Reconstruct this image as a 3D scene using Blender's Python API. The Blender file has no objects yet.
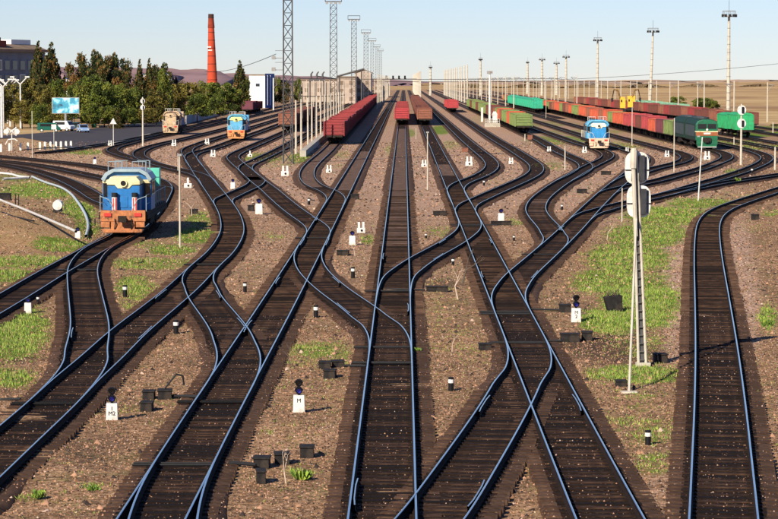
import bpy, math, random
import numpy as np
from mathutils import Vector, Matrix
random.seed(7); np.random.seed(7)
SC = bpy.context.scene
COL = SC.collection
PI = math.pi

# ---------------------------------------------------------------- camera, sky, sun
F = 2600.0; W, H = 778.0, 519.0
CAMZ = 10.0; RAILZ = 0.28
TH = math.atan(179.5 / F)
cd = bpy.data.cameras.new('camera'); cam = bpy.data.objects.new('camera', cd); COL.objects.link(cam)
cam.location = (0, 0, CAMZ); cam.rotation_euler = (PI/2 - TH, 0, 0)
cd.sensor_width = 36; cd.lens = 36 * F / W; cd.clip_start = 0.5; cd.clip_end = 30000
SC.camera = cam
SUN = Vector((0.85, 1.4, -1.0)).normalized()      # travel direction of sunlight
SUN_EL = math.asin(-SUN.z)
w = bpy.data.worlds.new('World'); SC.world = w; w.use_nodes = True
nt = w.node_tree; bg = nt.nodes['Background']
sky = nt.nodes.new('ShaderNodeTexSky'); sky.sky_type = 'NISHITA'; sky.sun_disc = False
sky.sun_elevation = SUN_EL
sky.sun_rotation = math.atan2(-SUN.x, -SUN.y)
sky.air_density = 1.0; sky.dust_density = 0.0; sky.ozone_density = 3.0; sky.altitude = 0
tint = nt.nodes.new('ShaderNodeMix'); tint.data_type = 'RGBA'; tint.blend_type = 'MULTIPLY'; tint.inputs[0].default_value = 1; tint.inputs[7].default_value = (.85, .965, 1.38, 1)
nt.links.new(sky.outputs[0], tint.inputs[6]); nt.links.new(tint.outputs[2], bg.inputs[0]); bg.inputs[1].default_value = 0.059
ld = bpy.data.lights.new('sun', 'SUN'); ld.energy = 5.0; ld.angle = math.radians(0.5); ld.color = (1.0, 0.89, 0.74)
lo = bpy.data.objects.new('sun', ld); COL.objects.link(lo)
lo.rotation_euler = SUN.to_track_quat('-Z', 'Y').to_euler(); lo.location = (-50, -50, 80)
SC.view_settings.view_transform = 'Standard'; SC.view_settings.look = 'None'
SC.view_settings.exposure = 0.55; SC.view_settings.gamma = 1.0
SC.view_settings.use_curve_mapping = False

# ---------------------------------------------------------------- helpers
def ray(px, py):
    xr = (px - 389) / F; yr = (259.5 - py) / F
    return Vector((xr, math.cos(TH) + yr*math.sin(TH), -math.sin(TH) + yr*math.cos(TH)))
def gp(px, py, z=0.0):
    d = ray(px, py); t = (z - CAMZ) / d.z
    return Vector((d.x*t, d.y*t, z))
def at(px, py, D):
    d = ray(px, py); t = D / d.y
    return Vector((d.x*t, D, CAMZ + d.z*t))
def topix(x, y, z):
    z = z - CAMZ
    f = y*math.cos(TH) - z*math.sin(TH); u = y*math.sin(TH) + z*math.cos(TH)
    return 389 + F*x/f, 259.5 - F*u/f

def tag(o, label=None, cat=None, group=None, kind=None):
    if label:
        o['label'] = label
        if not 4 <= len(label.split()) <= 16: print('LABELLEN', len(label.split()), label)
    if cat: o['category'] = cat
    if group: o['group'] = group
    if kind: o['kind'] = kind
    return o

class MB:
    def __init__(s): s.v = []; s.f = []; s.m = []
    def add(s, vs, fs, m=0):
        n = len(s.v); s.v += [tuple(p) for p in vs]
        for f in fs: s.f.append(tuple(n+i for i in f)); s.m.append(m)
    def box(s, x0, x1, y0, y1, z0, z1, m=0):
        s.add([(x0,y0,z0),(x1,y0,z0),(x1,y1,z0),(x0,y1,z0),(x0,y0,z1),(x1,y0,z1),(x1,y1,z1),(x0,y1,z1)],
              [(0,3,2,1),(4,5,6,7),(0,1,5,4),(1,2,6,5),(2,3,7,6),(3,0,4,7)], m)
    def cbox(s, cx, cy, z0, sx, sy, sz, m=0): s.box(cx-sx/2, cx+sx/2, cy-sy/2, cy+sy/2, z0, z0+sz, m)
    def prism(s, poly, axis, a0, a1, m=0):
        # poly is a list of 2D points; axis 'y' -> (x,z), 'z' -> (x,y), 'x' -> (y,z)
        def P(p, a):
            return (p[0], a, p[1]) if axis == 'y' else (p[0], p[1], a) if axis == 'z' else (a, p[0], p[1])
        n = len(poly)
        vs = [P(p, a0) for p in poly] + [P(p, a1) for p in poly]
        fs = [tuple(range(n)), tuple(range(2*n-1, n-1, -1))] + [(i, (i+1) % n + 0, (i+1) % n + n, i+n) for i in range(n)]
        s.add(vs, fs, m)
    def tube(s, p0, p1, r0, r1=None, n=6, m=0, caps=True):
        r1 = r0 if r1 is None else r1
        p0 = Vector(p0); p1 = Vector(p1); d = (p1-p0).normalized()
        a = d.cross(Vector((0,0,1)) if abs(d.z) < .9 else Vector((1,0,0))).normalized(); b = d.cross(a)
        vs = []
        for p, r in ((p0, r0), (p1, r1)):
            for i in range(n):
                t = 2*PI*i/n; vs.append(p + a*math.cos(t)*r + b*math.sin(t)*r)
        fs = [(i, (i+1) % n, (i+1) % n+n, i+n) for i in range(n)]
        if caps: fs += [tuple(range(n-1, -1, -1)), tuple(range(n, 2*n))]
        s.add(vs, fs, m)
    def path(s, pts, r, n=6, m=0):
        for a, b in zip(pts[:-1], pts[1:]): s.tube(a, b, r, r, n, m)
    def sweep(s, pts, r, n=8, m=0):
        pts = [Vector(p) for p in pts]; b0 = len(s.v)
        for i, p in enumerate(pts):
            d = (pts[min(i+1, len(pts)-1)]-pts[max(i-1, 0)]).normalized(); a = d.cross(Vector((0,0,1))).normalized(); b = a.cross(d)
            for k in range(n): t = 2*PI*k/n; s.v.append(tuple(p+a*math.cos(t)*r+b*math.sin(t)*r))
        for i in range(len(pts)-1):
            for k in range(n): s.f.append((b0+i*n+k, b0+i*n+(k+1)%n, b0+(i+1)*n+(k+1)%n, b0+(i+1)*n+k)); s.m.append(m)
    def disc(s, c, rx, rz, y0, y1, n=20, m=0):   # elliptical plate facing y
        s.prism([(c[0]+rx*math.cos(2*PI*i/n), c[1]+rz*math.sin(2*PI*i/n)) for i in range(n)], 'y', y0, y1, m)
    def mesh(s, name, mats, smooth=False):
        me = bpy.data.meshes.new(name); me.from_pydata(s.v, [], s.f)
        if not isinstance(mats, (list, tuple)): mats = [mats]
        for q in mats: me.materials.append(q)
        me.polygons.foreach_set('material_index', s.m)
        if smooth: me.polygons.foreach_set('use_smooth', [True]*len(s.f))
        import bmesh
        bm = bmesh.new(); bm.from_mesh(me); bmesh.ops.recalc_face_normals(bm, faces=bm.faces); bm.to_mesh(me); bm.free()
        me.update(); return me
    def build(s, name, mats, parent=None, loc=(0,0,0), rz=0, smooth=False, bevel=0):
        o = bpy.data.objects.new(name, s.mesh(name, mats, smooth)); COL.objects.link(o)
        o.location = loc; o.rotation_euler = (0, 0, rz)
        if parent: o.parent = parent
        if bevel:
            b = o.modifiers.new('bevel', 'BEVEL'); b.width = bevel; b.segments = 2; b.limit_method = 'ANGLE'
        return o
def empty(name, loc=(0,0,0), rz=0, label=None, cat=None, group=None):
    o = bpy.data.objects.new(name, None); COL.objects.link(o); o.location = loc; o.rotation_euler = (0,0,rz)
    o.empty_display_size = .3
    return tag(o, label, cat, group)
KIDS = {}
def copy_tree(o, loc=None, rz=None, parent=None, label=None, group=None):
    c = o.copy(); COL.objects.link(c); c.parent = parent
    if parent is None:
        if loc is not None: c.location = loc
        if rz is not None: c.rotation_euler = (0, 0, rz)
        if label: c['label'] = label
        if group: c['group'] = group
    for ch in list(o.children): copy_tree(ch, parent=c)
    return c
def npmesh(name, V, Fq, mats, k=4, midx=None):
    """fast mesh from arrays: V (n,3), Fq (m,k)"""
    me = bpy.data.meshes.new(name)
    me.vertices.add(len(V)); me.vertices.foreach_set('co', np.asarray(V, np.float32).ravel())
    m = len(Fq)
    me.loops.add(m*k); me.loops.foreach_set('vertex_index', np.asarray(Fq, np.int32).ravel())
    me.polygons.add(m); me.polygons.foreach_set('loop_start', np.arange(m, dtype=np.int32)*k)
    me.polygons.foreach_set('loop_total', np.full(m, k, np.int32))
    for q in (mats if isinstance(mats, (list, tuple)) else [mats]): me.materials.append(q)
    if midx is not None: me.polygons.foreach_set('material_index', np.asarray(midx, np.int32))
    me.update(calc_edges=True); me.validate()
    return me

# ---------------------------------------------------------------- materials
MC = {}
def N(t, ty, **kw):
    n = t.nodes.new(ty)
    for k, v in kw.items(): setattr(n, k, v)
    return n
def mat(name, col, rough=.7, metal=0.0, var=.25, scale=3.0, dirt=None, dirt_amt=.35, bump=0.0, spec=None, emit=None, coord='Object', fine=True):
    if name in MC: return MC[name]
    m = bpy.data.materials.new(name); m.use_nodes = True; t = m.node_tree; L = t.links
    b = t.nodes['Principled BSDF']
    b.inputs['Roughness'].default_value = rough; b.inputs['Metallic'].default_value = metal
    if spec is None and rough >= .8: spec = .08
    if spec is not None: b.inputs['Specular IOR Level'].default_value = spec
    tc = N(t, 'ShaderNodeTexCoord'); src = tc.outputs[coord]
    n1 = N(t, 'ShaderNodeTexNoise'); n1.inputs['Scale'].default_value = scale; n1.inputs['Detail'].default_value = 6; n1.inputs['Roughness'].default_value = .65
    L.new(src, n1.inputs['Vector'])
    mr = N(t, 'ShaderNodeMapRange'); mr.inputs['From Min'].default_value = .3; mr.inputs['From Max'].default_value = .7
    mr.inputs['To Min'].default_value = 1-var; mr.inputs['To Max'].default_value = 1+var
    L.new(n1.outputs[0], mr.inputs[0])
    mx = N(t, 'ShaderNodeMix', data_type='RGBA', blend_type='MULTIPLY'); mx.inputs[0].default_value = 1
    mx.inputs[6].default_value = (*col, 1); L.new(mr.outputs[0], mx.inputs[7])
    out = mx.outputs[2]
    if dirt:
        n2 = N(t, 'ShaderNodeTexNoise'); n2.inputs['Scale'].default_value = scale*.45; n2.inputs['Detail'].default_value = 8; n2.inputs['Roughness'].default_value = .7
        L.new(src, n2.inputs['Vector'])
        r2 = N(t, 'ShaderNodeMapRange'); r2.inputs['From Min'].default_value = .5; r2.inputs['From Max'].default_value = .72
        r2.inputs['To Max'].default_value = dirt_amt*2; L.new(n2.outputs[0], r2.inputs[0]); 
        m2 = N(t, 'ShaderNodeMix', data_type='RGBA'); L.new(r2.outputs[0], m2.inputs[0]); L.new(out, m2.inputs[6]); m2.inputs[7].default_value = (*dirt, 1)
        out = m2.outputs[2]
    L.new(out, b.inputs['Base Color'])
    if bump:
        bp = N(t, 'ShaderNodeBump'); bp.inputs['Strength'].default_value = bump; bp.inputs['Distance'].default_value = .05
        L.new(n1.outputs[0], bp.inputs['Height']); L.new(bp.outputs[0], b.inputs['Normal'])
    if emit:
        b.inputs['Emission Color'].default_value = (*emit[0], 1); b.inputs['Emission Strength'].default_value = emit[1]
    MC[name] = m; return m

RUST = (.12, .055, .03)
M_rail = mat('polished_rail', (.50,.455,.40), .16, 1.0, .2, .8, (.3,.22,.17), .15)
M_web = mat('rusty_rail_side', (.020,.013,.010), .9, 0, .3, 6)
M_dark = mat('black_steel', (.012,.012,.013), .7, 0, .3, 4, spec=.3)
M_white = mat('white_paint', (.68,.66,.60), .65, 0, .15, 5, (.30,.23,.16), .45)
M_black = mat('black_paint', (.006,.006,.007), .7, 0, .2, 6, spec=.25)
M_conc = mat('concrete', (.42,.38,.31), .9, 0, .18, 3, (.2,.17,.13), .3, .3)
M_steelg = mat('galvanised_steel', (.30,.29,.27), .6, .3, .25, 3, (.16,.1,.06), .35)
M_lattice = mat('dark_lattice_steel', (.075,.072,.07), .7, .1, .3, 2, (.12,.08,.05), .3)
M_paleposts = mat('pale_post', (.52,.47,.37), .85, 0, .15, 2, (.28,.22,.16), .3)
M_glass = mat('dark_glass', (.01,.012,.015), .08, 0, .1, 1, spec=.8)
M_bogie = mat('greasy_bogie', (.03,.024,.02), .8, 0, .35, 5)
M_lens = mat('blue_lens', (.03,.03,.28), .15, 0, .05, 1)
M_wood = mat('grey_wood', (.10,.08,.06), .9, 0, .3, 4)
M_box = mat('weathered_box', (.018,.016,.015), .85, 0, .4, 5, (.07,.05,.035), .4, spec=.2)
# ---------------------------------------------------------------- track geometry (centre lines on the ground)
def cr(P, n=10):
    P = [np.array(p, float) for p in P]
    P = [2*P[0]-P[1]] + P + [2*P[-1]-P[-2]]
    out = []
    for i in range(1, len(P)-2):
        p0, p1, p2, p3 = P[i-1:i+3]
        d = lambda a, b: max(np.linalg.norm(b-a)**.5, 1e-3)
        t0 = 0; t1 = t0+d(p0,p1); t2 = t1+d(p1,p2); t3 = t2+d(p2,p3)
        for k in range(n):
            t = t1+(t2-t1)*k/n
            A1=(t1-t)/(t1-t0)*p0+(t-t0)/(t1-t0)*p1; A2=(t2-t)/(t2-t1)*p1+(t-t1)/(t2-t1)*p2; A3=(t3-t)/(t3-t2)*p2+(t-t2)/(t3-t2)*p3
            B1=(t2-t)/(t2-t0)*A1+(t-t0)/(t2-t0)*A2; B2=(t3-t)/(t3-t1)*A2+(t-t1)/(t3-t1)*A3
            out.append((t2-t)/(t2-t1)*B1+(t-t1)/(t2-t1)*B2)
    out.append(P[-2]); return out
def resample(Q, step):
    Q = np.array(Q); s = np.r_[0, np.cumsum(np.linalg.norm(np.diff(Q, axis=0), axis=1))]
    t = [0.0]
    while t[-1] < s[-1]:
        y = np.interp(t[-1], s, Q[:,1]); t.append(t[-1] + (step if y < 260 else step*2 if y < 500 else step*6))
    t[-1] = s[-1]
    return np.c_[np.interp(t, s, Q[:,0]), np.interp(t, s, Q[:,1])]
def tang(Q):
    T = np.gradient(Q, axis=0); return T/np.linalg.norm(T, axis=1)[:,None]
def smooth(Q, it):
    Q = Q.copy()
    for _ in range(it): Q[1:-1] = Q[1:-1]*.5 + (Q[:-2]+Q[2:])*.25
    return Q
def U(u, y0, y1, n=6):
    ys = [y0*(y1/y0)**(i/(n-1)) for i in range(n)]
    return [(404+u*(y-80), y) for y in ys]
TR = {}
def centre(pts, side):
    q = []
    for p in cr(pts): v = gp(p[0], p[1], RAILZ); q.append((v.x, v.y))
    Q = smooth(resample(q, 1.0), 10)
    T = tang(smooth(Q, 6)); R = np.c_[T[:,1], -T[:,0]]
    if side == 'L': Q = Q + R*.76
    if side == 'R': Q = Q - R*.76
    return smooth(Q, 3)

TD = [
# key, tier, side, points near -> far, label
('E', 0, 'C', [(404-.577*500,580),(404-.575*306,386),(404-.566*220,300),(404-.56*120,200),(404-.56*60,140),(404-.56*30,110),(404-.56*10,90)],
 "straight track running from the bottom left up past the dark red train's right flank"),
('EB', 1, 'L', [(92,640),(104,610),(117,568),(131.6,518.4),(141.5,492),(151,469),(161,451.5),(176,427)],
 'short diverging railway track beside the bottom edge, under the three dark boxes and point levers'),
('C', 0, 'C', U(-.05, 590, 90), 'middle straight railway track leading up to the red wagon standing alone in its row'),
('K', 0, 'C', [(404+.473*520,600)]+U(.47, 500, 90), 'straight railway track from the lower right corner up to the brown open wagons'),
('T', 0, 'L', [(-260,640),(-130,533),(-60,475),(0,425),(28.3,401.7),(51.4,379.8),(77,359.3),(107.5,332.3),(144,304.8),(167,286.8),(190,265.8),(205.5,253),(216,240),(220.3,231),(221,224),(218.9,213.5),(213.7,203.1),(206.6,192),(194.9,175.1),(187.4,162.4),(182.3,153.8),(181.2,150.4),(184.2,147.3),(193.1,143.9),(208.2,138.7),(224.4,134),(264,122),(304,110),(344,98),(370,90.2)],
 'long winding railway track from the lower left corner round past the light blue shunter'),
('L', 1, 'L', [(12,415.5),(33.4,395.3),(50.1,376),(61.5,358),(67.4,341),(70.7,326),(69.6,307.4),(67.8,286.8),(67.6,268.8),(74.6,256),(87.4,245.7),(108,236.4),(126,224),(141,210),(150,198),(155.5,187),(152,181.5),(143,177.5),(128,173),(100,167.5),(74,163.5),(40,160),(0,156),(-60,151)],
 'curved railway track under the blue and orange locomotive, merging at the lower left'),
('L2', 2, 'L', [(-260,430),(-60,326),(0,293.3),(36,272.7),(74.6,252),(92,242.5),(110,233.5)], 'old siding rising from the left edge along the green bank to the blue locomotive'),
('LG', 2, 'C', [(134,229),(143,219),(141,214.5),(130,210),(114,204.5),(98,198),(89.5,192.5),(77,185.3),(61.7,178.3),(38.6,171),(15,165.8),(0,163.6),(-60,157)], 'lowest of the three curved tracks sweeping in from the left edge behind the blue locomotive'),
('LB', 3, 'C', [(163,190),(156,186.5),(140,183.5),(122,180.5),(99,176.4),(77,171.6),(51,166.3),(23,162.3),(0,160.2),(-60,156)], 'middle of the three curved tracks sweeping in from the left edge behind the blue locomotive'),
('F', 1, 'L', [(190,411),(206.5,386.5),(212,373.4),(215.6,356),(214.3,342),(210.2,329.5),(198.5,312),(186.6,294.5),(183.9,282),(186.6,271.4),(199.2,258.5)],
 'crossover track linking the two tracks at the lower left below the small banded post'),
('G', 1, 'L', [(367,365),(368.5,352),(367,342),(359.7,325.4),(344.2,310),(318.5,290.7),(307,280.4),(298,270),(294.3,261),(296,251.5),(304,239)],
 'crossover track curving into the middle straight track in the centre of the yard'),
('V', 2, 'L', [(300,245),(305,236),(307.2,229.7),(303.5,224.5),(293,217),(281.6,208.3),(270,198),(260,188.6),(249.8,180.3),(238.3,169.3),(227.2,158.7),(226.6,156),(230.4,153.1),(239.4,149),(260,140.4),(306,121),(356,100),(380,90)],
 'zigzag track joining from behind the light blue shunter and the small round signal'),
('VF', 3, 'C', [(254,178),(249,173),(245,168.2),(246.5,164.8),(256,160.3),(267,155.2),(281,148.3),(297,139.6),(332,120),(368,100),(384,91)], 'track curving in beside the tall near lattice mast and the row of pale posts'),
('VH', 3, 'C', [(225.6,207),(224.2,201.5),(226.5,197.8),(233.5,194),(244.4,189),(254,184.4),(257.2,180),(252,175)], 'short diagonal crossover track above the small signal with blue lens and black box'),
('TD', 1, 'C', [(197,168),(191.3,159.4),(190.7,155.2),(196,152),(207,149.4),(222,144.6),(236,139.3),(263,130),(310,112.5),(375,90)], 'track under the light blue shunter, forking at the white double markers'),
('TP', 2, 'C', [(212,188),(208,181),(200.5,175),(190,171.5),(175,168.3),(160,164.5),(145,160.6),(130,156.9),(118,153.3),(112,150.3),(113,147.6),(125,143.8),(146,138.4),(175,132.5),(228,121),(316,101),(362,90)], 'outermost hairpin track under the beige and blue locomotive beside the road'),
('TW', 3, 'C', [(163,165.2),(150,161),(141,157.5),(138.6,154.5),(139,151.5),(145,148),(157,144.3),(180,139),(210,132),(252,121),(330,100),(366,90)], 'second hairpin track in from the road, right of the beige locomotive'),
('TQ', 0, 'C', [(40,152),(66,149.5),(95,145),(121,141),(141,136.8),(166,131.5),(222,119),(308,100),(356,90)], 'track right along the edge of the asphalt forecourt'),
('S', 2, 'L', [(316,218),(323,206),(326.9,198.5),(324.4,194),(317.4,189.6),(309,186.3),(302.4,181.7),(299.2,175),(301.4,168.2),(308,161.2),(319.7,151.7),(331.3,141),(356,118),(375,100),(385,90.5)],
 'track curving out from under the long dark red train'),
('A8', 1, 'L', [(452,206),(448.5,196),(447,189.7),(449,185.7),(457.8,180.8),(471.6,175.7),(482,170),(485.7,165),(483.2,159.7),(472.8,150.4),(461.2,140),(439,118),(421,100),(412,91)], 'hairpin track right of the brown open wagons with two white markers beside it'),
('A9', 2, 'L', [(461,228),(457,217),(455,210),(457.8,204.8),(468.2,199.5),(490,190),(505,183.7),(520,177),(527.5,172.6),(530.3,168),(528,163.5),(520,157.5),(508,149.5),(491.3,139.3),(463,120),(433,100),(419,90.5)], 'hairpin track running up to the two bright red wagons'),
('M', 1, 'L', [(378.5,303),(380,293),(381.5,284),(384.5,276),(392.9,268.5),(410.8,257),(430,247),(440.4,241.3),(450.8,234.3),(457.2,228.8),(458.6,223),(455,212)], 'crossover track slanting from the middle track up to the right in the centre'),
('N', 2, 'L', [(285,645),(340,575),(370,545),(397,518),(431.4,472.4),(457,437.7),(482.8,400.4),(497,376),(503.2,358),(503.8,345),(500,329)], 'track slanting out of the bottom edge and crossing the middle track at the lower centre'),
('R', 1, 'L', [(499,325),(494,310),(492.3,299.6),(494,289.5),(499.7,280.3),(507.8,272.2),(520.5,261.7),(539.3,246),(560.2,227.6),(578.5,210),(600.5,190.5),(624.8,171.5),(634,163),(637.5,158.5),(635,154.5),(625,150.5),(596,141),(562.5,130),(498,110),(434,90)],
 'long diagonal track on the right, passing behind the double signal mast'),
('RB', 2, 'L', [(531,254),(538,246.5),(541.7,240),(541.8,235.5),(539,229),(527.8,215),(525.5,208.3),(529.3,200),(544.7,187.6),(566.3,174.5),(586.3,164.3),(596.6,159.6),(601.5,156.6),(602.3,154),(598,150.7),(568,141),(484,110),(429,90)],
 'hairpin track leading to the blue and white locomotive on the right'),
('RT', 3, 'C', [(565,181.5),(578,173.4),(586,168),(585,163.8),(575,158.3),(560,151.5),(537,138.5),(523,132),(476,111),(427.4,90)], 'dark track left of the blue and white locomotive, ahead of the green wagon'),
('J0', 2, 'C', [(614,186),(628,177),(643,171),(660,166.3),(675,163),(684,160),(687,157),(683,153.5),(667,149),(640,142),(594,130),(518,110),(442,90)], 'hairpin track in front of the coloured freight train, behind the double signal'),
('J1', 3, 'C', [(600,197),(607,192.3),(620,188),(634,184.8),(660,179.3),(680,173.6),(700,168.5),(715,163),(725,158.8),(727.5,156),(724,153),(714,149.8),(670,139.5),(626,129),(537,108.5),(449,90)],
 'hairpin track under the green locomotive'),
('J2', 2, 'C', [(576,223),(584,217.2),(592,212.6),(606,208),(626,202.5),(652,197),(675,191),(700,183.5),(730,174.8),(750,168),(764,161.5),(767.5,157.5),(763,154),(745,148.5),(700,139),(640,127.5),(549,110),(454,91.5)], 'hairpin track at the right edge behind the far double signal'),
('J3', 3, 'C', [(655,197),(675,192),(700,186.5),(722,182.3),(746,178.8),(778,174),(850,164)], 'track leaving through the right edge, splitting off the hairpin track'),
('BR', 0, 'L', [(684,600),(689.2,519),(692,460),(694.3,410),(695.5,352.4),(694.9,297),(694.2,262),(694.8,240),(697,224.6),(702,215.6),(711.5,208.8),(732,200.9),(757.4,193),(778,186.6),(860,164)],
 'isolated railway track at the right edge curving away between pink gravel shoulders'),
]
for k, u, lab in (('X1', 5.5, 'track just in front of the two green covered wagons at the right edge'), ('X2', 6.0, 'track under the two green covered wagons at the right edge'),
                  ('X3', 6.9, 'track under the dull red wagons below the yellow machines'), ('X4', 7.6, 'farthest right track, under the mint green wagons'),
                  ('X0', 4.15, 'track under the teal covered wagons right of the middle')):
    TD.append((k, 0, 'C', U(u, 118 if k == 'X0' else 80+420/u, 90, 5), lab))
for k, tier, side, pts, lab in TD: TR[k] = dict(tier=tier, lab=lab, C=centre(pts, side))
def snap(k, end):
    C = TR[k]['C']; e = C[0] if end == 0 else C[-1]; best = None
    for j, t in TR.items():
        if j == k or t['tier'] >= TR[k]['tier'] and not (k == 'L2' and j == 'L'): continue
        d = np.linalg.norm(t['C']-e, axis=1); i = d.argmin()
        # distance to the polyline
        P_ = t['C']; best_d = 9
        for q in range(max(0, i-2), min(len(P_)-1, i+2)):
            ab = P_[q+1]-P_[q]; s = np.clip(np.dot(e-P_[q], ab)/np.dot(ab, ab), 0, 1); best_d = min(best_d, np.linalg.norm(P_[q]+ab*s-e))
        if best_d < .75 and (best is None or best_d < best[0]): best = (best_d, j)
    if not best: return
    P_ = TR[best[1]]['C']; arc = np.r_[0, np.cumsum(np.linalg.norm(np.diff(C, axis=0), axis=1))]
    if end: arc = arc[-1]-arc
    for n_ in range(len(C)):
        if arc[n_] > 22: continue
        w_ = (1-arc[n_]/22)**1.0; w_ = w_*w_*(3-2*w_)*.985
        i = np.linalg.norm(P_-C[n_], axis=1).argmin(); bb = None
        for q in range(max(0, i-2), min(len(P_)-1, i+2)):
            ab = P_[q+1]-P_[q]; s = np.clip(np.dot(C[n_]-P_[q], ab)/np.dot(ab, ab), 0, 1); c_ = P_[q]+ab*s; dd = np.linalg.norm(c_-C[n_])
            if bb is None or dd < bb[0]: bb = (dd, c_)
        if bb[0] < 1.0: C[n_] += (bb[1]-C[n_])*w_*min(1, max(0, (1.0-bb[0])/.4))
for _k in TR:
    if TR[_k]['tier'] > 0: snap(_k, 0)
for _k in ('EB','F','G','M','N','VH'): snap(_k, 1)
def on_track(k, D):
    C = TR[k]['C']
    i = int(np.argmin(np.abs(C[:,1]-D)))
    x = np.interp(D, C[:,1], C[:,0]) if np.all(np.diff(C[:,1]) > 0) else C[i,0]
    a = C[max(i-2,0)]; b = C[min(i+2, len(C)-1)]
    return float(x), math.atan2(-(b[0]-a[0]), b[1]-a[1])   # x, z rotation for an object whose +y is 'away'
# ---------------------------------------------------------------- ground sheet
# patches of cover: (px, py, half width px, half height px, kind, strength); kind 0 grass, 1 pink gravel, 2 dark oily soil, 3 dry yellow
PATCH = [
(300,165,150,45,1,.8),(450,165,130,60,1,.8),(600,175,120,45,1,.75),(140,160,130,30,1,.7),(350,230,160,50,1,.35),(560,125,240,25,1,.5),(330,130,140,20,1,.6),
(8,330,38,26,0,1),(8,378,26,9,0,.9),(30,262,45,6,0,.9),(62,246,30,5,0,1),(10,276,28,6,0,1),(45,190,48,8,0,.75),(22,178,40,5,0,.5),(78,212,18,14,0,.8),(88,230,14,8,0,.7),
(135,287,20,13,0,.7),(150,264,42,7,0,.6),(172,250,26,5,0,.8),(195,236,22,8,0,.8),(150,245,22,5,0,.5),(200,220,18,8,0,.6),(85,152,22,3,0,.7),(60,148,25,3,0,.4),(186,262,14,5,0,.5),
(30,497,14,4,0,.5),(92,489,14,3.5,0,.6),(60,491,25,3,0,.3),(235,470,25,6,0,.15),
(318,350,34,8,0,.6),(300,362,30,8,0,.3),(300,472,18,6,0,.6),(340,355,14,10,0,.5),(290,435,35,10,0,.25),(300,395,50,16,0,.2),
(452,232,32,6,0,.5),(430,300,35,30,0,.22),(420,345,12,5,0,.5),(460,345,30,20,0,.25),(515,222,18,4,0,.5),(548,222,12,5,0,.5),(500,180,30,5,0,.25),
(392,150,10,6,0,.5),(408,133,10,5,0,.6),(441,130,14,5,0,.7),(450,145,12,5,0,.5),(380,128,10,6,0,.4),(342,155,10,4,0,.5),(335,166,12,3,0,.4),(262,158,22,5,0,.8),(300,158,14,5,0,.8),(275,165,30,4,0,.4),
(250,232,12,4,0,.3),(272,237,18,4,0,.4),(110,408,30,8,0,.3),(150,405,30,8,0,.25),(130,300,14,10,0,.4),(368,240,8,5,0,.6),
(628,258,42,14,0,.95),(612,282,42,12,0,.9),(648,235,42,12,0,.9),(668,216,44,9,0,.95),(700,203,38,5,0,.7),(735,196,26,4,0,.3),(640,300,38,20,0,1),(612,320,30,12,0,1),(655,315,22,14,0,.7),(655,270,20,20,0,.5),(560,243,22,6,0,.3),
(638,374,46,9,0,.85),(600,375,14,5,0,.6),(640,400,25,10,0,.4),(650,432,22,18,0,.5),(625,420,20,10,0,.4),(655,465,26,10,0,.5),(640,345,30,14,0,.4),(768,318,10,12,0,.7),(735,172,10,3,0,.8),(752,228,18,6,0,.35),(770,214,10,3,0,.6),(765,400,20,30,0,.15),
(560,140,40,5,0,.6),(612,146,40,4,0,.6),(548,166,20,5,0,.5),(580,132,60,3,0,.5),(540,124,50,3,0,.5),(640,140,50,3,0,.4),(505,152,20,4,0,.3),(735,143,30,2.5,0,.8),(765,147,30,2.5,0,.9),(760,134,40,2.5,0,.8),(760,128,40,2.5,0,.6),(690,142,30,2,0,.5),(480,120,14,5,0,.4),
(590,190,40,8,0,.2),(700,250,14,60,1,1),(676,300,16,60,1,1),(672,240,16,26,1,.9),(738,260,14,40,1,.9),(745,310,14,50,1,.9),(690,215,14,8,1,.7),(662,500,12,30,1,.4),
(380,200,14,50,1,.7),(355,180,16,16,1,.5),(420,170,16,40,1,.8),(480,160,26,18,1,.8),(520,200,40,22,1,.5),(250,150,60,12,1,.6),(140,155,90,10,1,.8),(235,210,16,20,1,.5),(560,210,30,30,1,.5),(650,200,70,20,1,.5),(450,110,40,24,1,.7),(600,125,120,30,1,.35),
(615,345,40,18,2,.7),(700,330,22,4,2,.1),(630,352,30,12,2,.6),(580,345,14,10,2,.6),(590,318,14,14,2,.4),(200,362,20,10,2,.3),(80,455,26,12,2,.4),(100,440,30,12,2,.25),(440,285,16,6,2,.5),(320,385,14,4,2,.3),(15,358,25,4,2,.7),(30,228,60,9,2,.15),
(40,215,50,12,3,.45),(10,240,50,18,3,.5),(45,236,42,10,3,.5),(30,222,30,4,2,.5),(60,232,22,3,2,.4),(60,140,60,8,3,.6),(90,156,60,6,3,.3),
]
def cover(px, py, X, Y):
    out = [np.zeros_like(px) for _ in range(4)]
    for cx, cy, rx, ry, k, s in PATCH:
        d = np.sqrt(((px-cx)/(rx*1.15))**2 + ((py-cy)/(ry*1.25))**2)
        out[k] = np.maximum(out[k], s*np.clip((1.25-d)/.7, 0, 1))
    # dry steppe outside the yard
    u = (px-404)/np.maximum(py-80, .5)
    st = np.clip((u-7.7)/.8, 0, 1)*(Y > 330)
    st = np.maximum(st, np.clip((Y-2300)/600, 0, 1))
    st = np.maximum(st, (u < -6)*(Y > 450)*.8)
    out[3] = np.maximum(out[3], st)
    return out
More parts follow.
